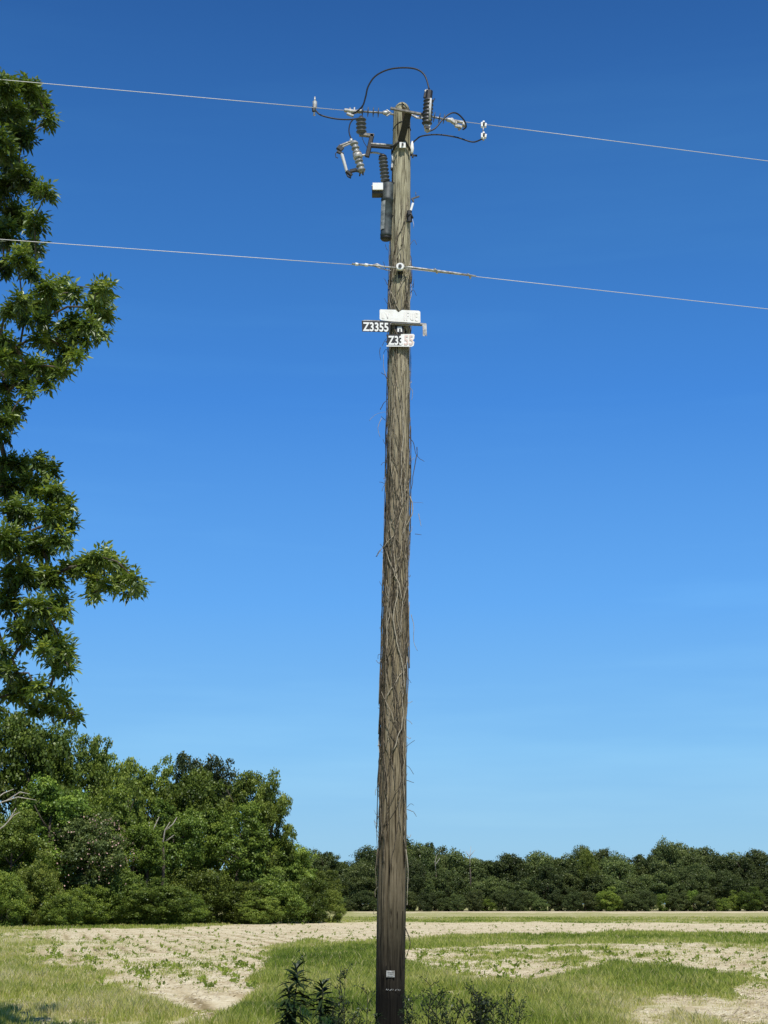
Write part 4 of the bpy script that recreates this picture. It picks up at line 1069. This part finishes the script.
for i in range(26):      # thin tangle around the upper shaft
    z0 = rv.uniform(zt - .3, zmax - .5)
    stem(z0, min(zmax + .1, z0 + rv.uniform(.35, 1.1)), FR + rv.uniform(-1.4, 1.4), rv.choice([-1, 1]) * rv.uniform(.2, 2.6), .06, rv.uniform(.006, .009), rv.choice(['vine_dark', 'vine_dark', 'vine_mid', 'vine_pale']), .2)
# edge stems that make the outline ragged
for i in range(8):
    z0 = rv.uniform(1.9, zmax - 2.5); side = rv.choice([-1, 1])
    stem(z0, z0 + rv.uniform(.8, 2.4), FR + side * rv.uniform(1.25, 1.6), 0, .04, rv.uniform(.006, .010), rv.choice(['vine_dark', 'vine_mid', 'vine_pale']), .15)
def free(pts, r, mat):
    pp = spline([P(x, y, DP - .12) for x, y in pts], 4)
    pp = [p + Vector((rv.gauss(0, .002), rv.gauss(0, .01), rv.gauss(0, .002))) for p in pp]
    m2 = MB(); m2.tube(pp, [r * (1 - .5 * i / len(pp)) for i in range(len(pp))], 5); m2.build('tendril', M[mat], vt)
z4 = lambda L: [(350 + x / 4.1, 350 + y / 4.1) for x, y in L]
free(z4([(158, 160), (148, 110), (128, 92)]), .006, 'vine_dark')
free(z4([(155, 130), (140, 80), (138, 20)]), .004, 'vine_pale')
free(z4([(125, -10), (122, 20), (128, 42)]), .004, 'vine_dark')
free(z4([(124, 245), (138, 218), (158, 200)]), .005, 'vine_dark')
free(z4([(80, 290), (104, 265), (150, 255)]), .0025, 'vine_pale')
free(z4([(130, 280), (114, 320), (124, 358)]), .004, 'vine_pale')
free(z4([(243, 355), (262, 385), (272, 430), (304, 458)]), .005, 'vine_dark')
free(z4([(272, 430), (262, 500), (248, 580)]), .006, 'vine_dark')
free(z4([(274, 400), (276, 430)]), .006, 'vine_dark')
free(z4([(246, 600), (258, 660), (225, 725), (160, 780), (108, 846)]), .007, 'vine_pale')
free(z4([(108, 846), (120, 826), (160, 780)]), .006, 'vine_dark')
free(z4([(282, 670), (290, 725)]), .004, 'vine_pale')
free(z4([(268, 755), (292, 756)]), .004, 'vine_dark')
free(z4([(240, 150), (258, 170), (252, 205)]), .004, 'vine_pale')
free(z4([(245, 625), (300, 626)]), .0022, 'vine_mid')
z5 = lambda L: [(350 + x / 4.1, 600 + y / 4.1) for x, y in L]
free(z5([(250, 60), (262, 110), (262, 170), (276, 208)]), .004, 'vine_pale')
free(z5([(234, 740), (262, 748)]), .004, 'vine_dark')
free(z5([(234, 860), (260, 868), (272, 888)]), .004, 'vine_mid')
free(z5([(232, 850), (250, 835), (262, 842)]), .003, 'vine_dark')
free(z5([(236, 320), (252, 340)]), .003, 'vine_dark')
free(z5([(128, 900), (108, 880), (98, 860)]), .003, 'vine_mid')
free(z5([(120, 960), (104, 930), (100, 900)]), .003, 'vine_mid')
free(z5([(128, 740), (112, 760), (106, 778)]), .003, 'vine_dark')
free([(404.5, 926), (407, 932), (410, 941), (409.5, 947), (406.5, 956), (404.5, 962)], .007, 'vine_dark')
free([(406, 850), (408, 870), (407.5, 890), (407, 905)], .006, 'vine_pale')
free([(377.5, 850), (375.8, 870), (376.6, 890)], .005, 'vine_mid')
for (x, y) in ((387, 250), (387.5, 285), (413, 288), (386.3, 270), (385, 420)):
    free([(x, y), (x + rv.uniform(-2, 2) + (3 if x > 400 else -3), y - rv.uniform(3, 9))], .004, 'vine_dark')
for i in range(46):
    z = rv.uniform(1.2, zmax); side = rv.choice([-1, 1]); c = pole_c(z); q = pole_r(z)
    p0 = Vector((c.x + side * q * .97, DP - .03, z)); p1 = p0 + Vector((side * rv.uniform(.02, .05), rv.uniform(-.05, .05), rv.uniform(-.05, .07))); p2 = p1 + Vector((side * rv.uniform(-.01, .05), 0, rv.uniform(-.08, .06)))
    m2 = MB(); m2.tube(spline([p0, p1, p2], 4), .0028, 5); m2.build('tendril', M[rv.choice(['vine_dark', 'vine_mid', 'vine_pale'])], vt)

# ------------------------------------------------------------------ weeds at the foot
def leafy_weed(px, toppy, D, h_leaf, label, seed):
    r = np.random.default_rng(seed)
    top = P(px, toppy, D); t = thing('leafy_weed', (top.x, D, 0), label, 'plant', 'dark leafy weeds in front of the pole')
    pts = [Vector((top.x + .02 * math.sin(k), D, top.z * k / 8)) for k in range(9)]; pts[-1] = top
    mb = MB(); mb.tube(pts, [.011 - .0008 * k for k in range(9)], 8); mb.build('stem', M['weed'], t)
    n = int(top.z * 165); f = r.random(n) ** .8
    z = top.z * (.12 + .88 * f); an = np.arange(n) * 2.4 + r.normal(0, .3, n)
    up = .25 + 1.5 * np.clip((z / top.z - .86) / .14, 0, 1) - .5 * (z < top.z * .6)
    u = unit(np.stack([np.cos(an), np.sin(an), up + r.normal(0, .2, n)], 1))
    L = h_leaf * (.75 + .4 * r.random(n)) * np.where(z > top.z * .93, .8, 1.)
    base = np.stack([np.full(n, top.x), np.full(n, D), z], 1)
    v = unit(np.cross(u, np.array([0, 0, 1.]) + r.normal(0, .2, (n, 3)))); Wd = L * .19
    k = [0, .3, .65, 1.]; wk = [.25, 1, .75, .02]
    cols = []
    for kk, wv in zip(k, wk):
        c = base + u * (L * kk)[:, None] + np.array([0, 0, -1.]) * (L * .42 * kk ** 2)[:, None]
        cols += [c - v * (Wd * wv / 2)[:, None], c + v * (Wd * wv / 2)[:, None]]
    vs = np.stack(cols, 1).reshape(-1, 3); b = np.arange(n)[:, None] * 8
    fc = np.concatenate([b + np.array([i * 2, i * 2 + 1, i * 2 + 3, i * 2 + 2]) for i in range(3)])
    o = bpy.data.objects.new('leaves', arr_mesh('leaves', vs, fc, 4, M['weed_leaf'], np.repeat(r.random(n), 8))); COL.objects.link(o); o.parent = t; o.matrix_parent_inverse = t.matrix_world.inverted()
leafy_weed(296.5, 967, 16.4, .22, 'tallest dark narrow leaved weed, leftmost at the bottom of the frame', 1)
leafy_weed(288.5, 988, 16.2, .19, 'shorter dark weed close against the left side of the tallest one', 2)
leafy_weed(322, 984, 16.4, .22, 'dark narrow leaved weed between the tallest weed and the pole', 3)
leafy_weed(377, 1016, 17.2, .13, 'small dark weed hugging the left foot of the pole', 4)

def twig_weed(px, toppy, D, spread, label, seed, dens=1.0, group='twiggy weeds around the pole foot', leaf=.030):
    r = random.Random(seed); top = P(px, toppy, D); t = thing('twiggy_weed', (top.x, D, 0), label, 'plant', group)
    mb = MB(); tips = []
    for s_ in range(max(1, int(3 * dens))):
        tp = top + Vector((r.uniform(-spread, spread), r.uniform(-.1, .1), -abs(r.gauss(0, .08)) if s_ else 0))
        b = Vector((top.x + r.uniform(-.05, .05), D, 0)); pts = [b.lerp(tp, k / 7) + Vector((r.gauss(0, .012), 0, 0)) * (k < 7) for k in range(8)]
        mb.tube(pts, [.007 - .0006 * k for k in range(8)], 5)
        for q in range(int(9 * dens) + 3):
            k = r.randint(3, 7); a = pts[k]; d = Vector((r.choice([-1, 1]) * r.uniform(.3, 1), r.uniform(-.6, .6), r.uniform(.4, 1.3))).normalized() * r.uniform(.05, .16)
            mb.tube([a, a + d * .55 + Vector((0, 0, .01)), a + d], [.0035, .003, .002], 4); tips += [a + d, a + d * .6]
    mb.build('stems', M['weed'], t)
    rr = np.random.default_rng(seed); c = np.array([list(x) for x in tips]); c = np.repeat(c, 4, 0); n = len(c)
    c = c + rr.normal(0, .014, c.shape)
    vs, f = leaf_quads(c, rr.normal(0, 1, (n, 3)), rr.normal(0, 1, (n, 3)), np.full(n, leaf) * (.6 + .8 * rr.random(n)), np.full(n, leaf * .5))
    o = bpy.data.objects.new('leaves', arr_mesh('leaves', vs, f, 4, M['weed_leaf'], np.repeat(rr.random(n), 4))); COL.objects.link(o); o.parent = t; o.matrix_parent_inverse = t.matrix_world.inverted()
tw = [(304, 962, 16.9, .03, 'thin weed with a small tuft rising behind the tallest leafy weed', .4), (343, 966, 16.9, .06, 'tall thin twiggy weed midway between the leafy weeds and pole', .7), (366, 994, 17.0, .06, 'twiggy weed just left of the pole', .6), (352, 1006, 16.8, .10, 'low twiggy weed left of the pole', 1.0),
      (336, 1008, 16.6, .10, 'low twiggy weed beside the right leafy weed', 1.0), (410, 1002, 17.3, .09, 'low twiggy weed touching the right foot of the pole', 1.2), (424, 986, 17.0, .09, 'twiggy weed a little right of the pole', .8), (438, 1000, 17.0, .10, 'low twiggy weed second right of the pole', 1.2),
      (472, 984, 17.0, .10, 'tallest branching twiggy weed right of the pole', .9), (487, 1000, 17.0, .09, 'densest dark twiggy clump right of the pole', 2.3), (506, 992, 17.0, .09, 'twiggy weed right of the densest clump', .9), (519, 1004, 17.0, .06, 'rightmost twiggy weed at the bottom of the frame', .8), (455, 1008, 16.9, .10, 'low twiggy weed between the tall one and pole', 1.2)]
for i, (px, py, D, sp_, lab, de) in enumerate(tw): twig_weed(px, py, D, sp_, lab, 40 + i, de)

# ------------------------------------------------------------------ light
SUN_EL, SUN_AZ = R(56), R(14)        # azimuth measured from behind the camera towards its right
sd = Vector((math.sin(SUN_AZ) * math.cos(SUN_EL), -math.cos(SUN_AZ) * math.cos(SUN_EL), math.sin(SUN_EL)))
ld = bpy.data.lights.new('sun', 'SUN'); ld.energy = 4.6; ld.angle = R(.5); ld.color = (1, .955, .88)
lo = bpy.data.objects.new('sun', ld); COL.objects.link(lo); lo.rotation_euler = sd.to_track_quat('Z', 'Y').to_euler()
w = bpy.data.worlds.new('World'); scene.world = w; w.use_nodes = True
nt = w.node_tree; nt.nodes.clear()
out = nt.nodes.new('ShaderNodeOutputWorld'); bg = nt.nodes.new('ShaderNodeBackground'); sky = nt.nodes.new('ShaderNodeTexSky')
sky.sky_type = 'NISHITA'; sky.sun_disc = False; sky.sun_elevation = SUN_EL; sky.sun_rotation = math.pi - SUN_AZ
sky.air_density = 1.0; sky.dust_density = .3; sky.ozone_density = 2.0; sky.altitude = 0
hs = nt.nodes.new('ShaderNodeHueSaturation'); hs.inputs['Saturation'].default_value = 1.15; hs.inputs['Value'].default_value = 1.0
nt.links.new(sky.outputs[0], hs.inputs['Color']); nt.links.new(bg.outputs[0], out.inputs[0])
# the deep summer blue of this clear day: hue by height above the horizon, over the physical sky
tcw = nt.nodes.new('ShaderNodeTexCoord'); sxw = nt.nodes.new('ShaderNodeSeparateXYZ'); nt.links.new(tcw.outputs['Generated'], sxw.inputs[0])
lin = lambda c: tuple(((v / 255 + .055) / 1.055) ** 2.4 for v in c)
skr = ramp(nt, sxw.outputs[2], [(0, lin((152, 200, 232))), (.035, lin((146, 202, 240))), (.095, lin((128, 194, 247))), (.19, lin((98, 172, 248))), (.315, lin((66, 139, 226))), (.405, lin((56, 122, 200))), (.54, lin((40, 95, 166))), (.95, lin((28, 72, 135)))])
# thin high haze, barely there
hn = noise(nt, 2.2, 4, .55); mpw = nt.nodes.new('ShaderNodeMapping'); mpw.inputs['Scale'].default_value = (1, 1, 9); nt.links.new(tcw.outputs['Generated'], mpw.inputs[0]); nt.links.new(mpw.outputs[0], hn.inputs['Vector'])
hr = ramp(nt, hn.outputs[0], [(.5, (1, 1, 1)), (.78, (1.28, 1.15, 1.05))])
scl = nt.nodes.new('ShaderNodeVectorMath'); scl.operation = 'SCALE'; scl.inputs['Scale'].default_value = 1 / .09
mm = mixc(nt, 1., skr.outputs[0], hr.outputs[0], 'MULTIPLY'); nt.links.new(mm, scl.inputs[0])
fin = mixc(nt, .88, hs.outputs[0], scl.outputs[0]); nt.links.new(fin, bg.inputs[0])
bg.inputs[1].default_value = .09
scene.view_settings.view_transform = 'Standard'; scene.view_settings.look = 'None'; scene.view_settings.exposure = 0; scene.view_settings.gamma = 1
scene.cycles.max_bounces = 6; scene.cycles.transparent_max_bounces = 4
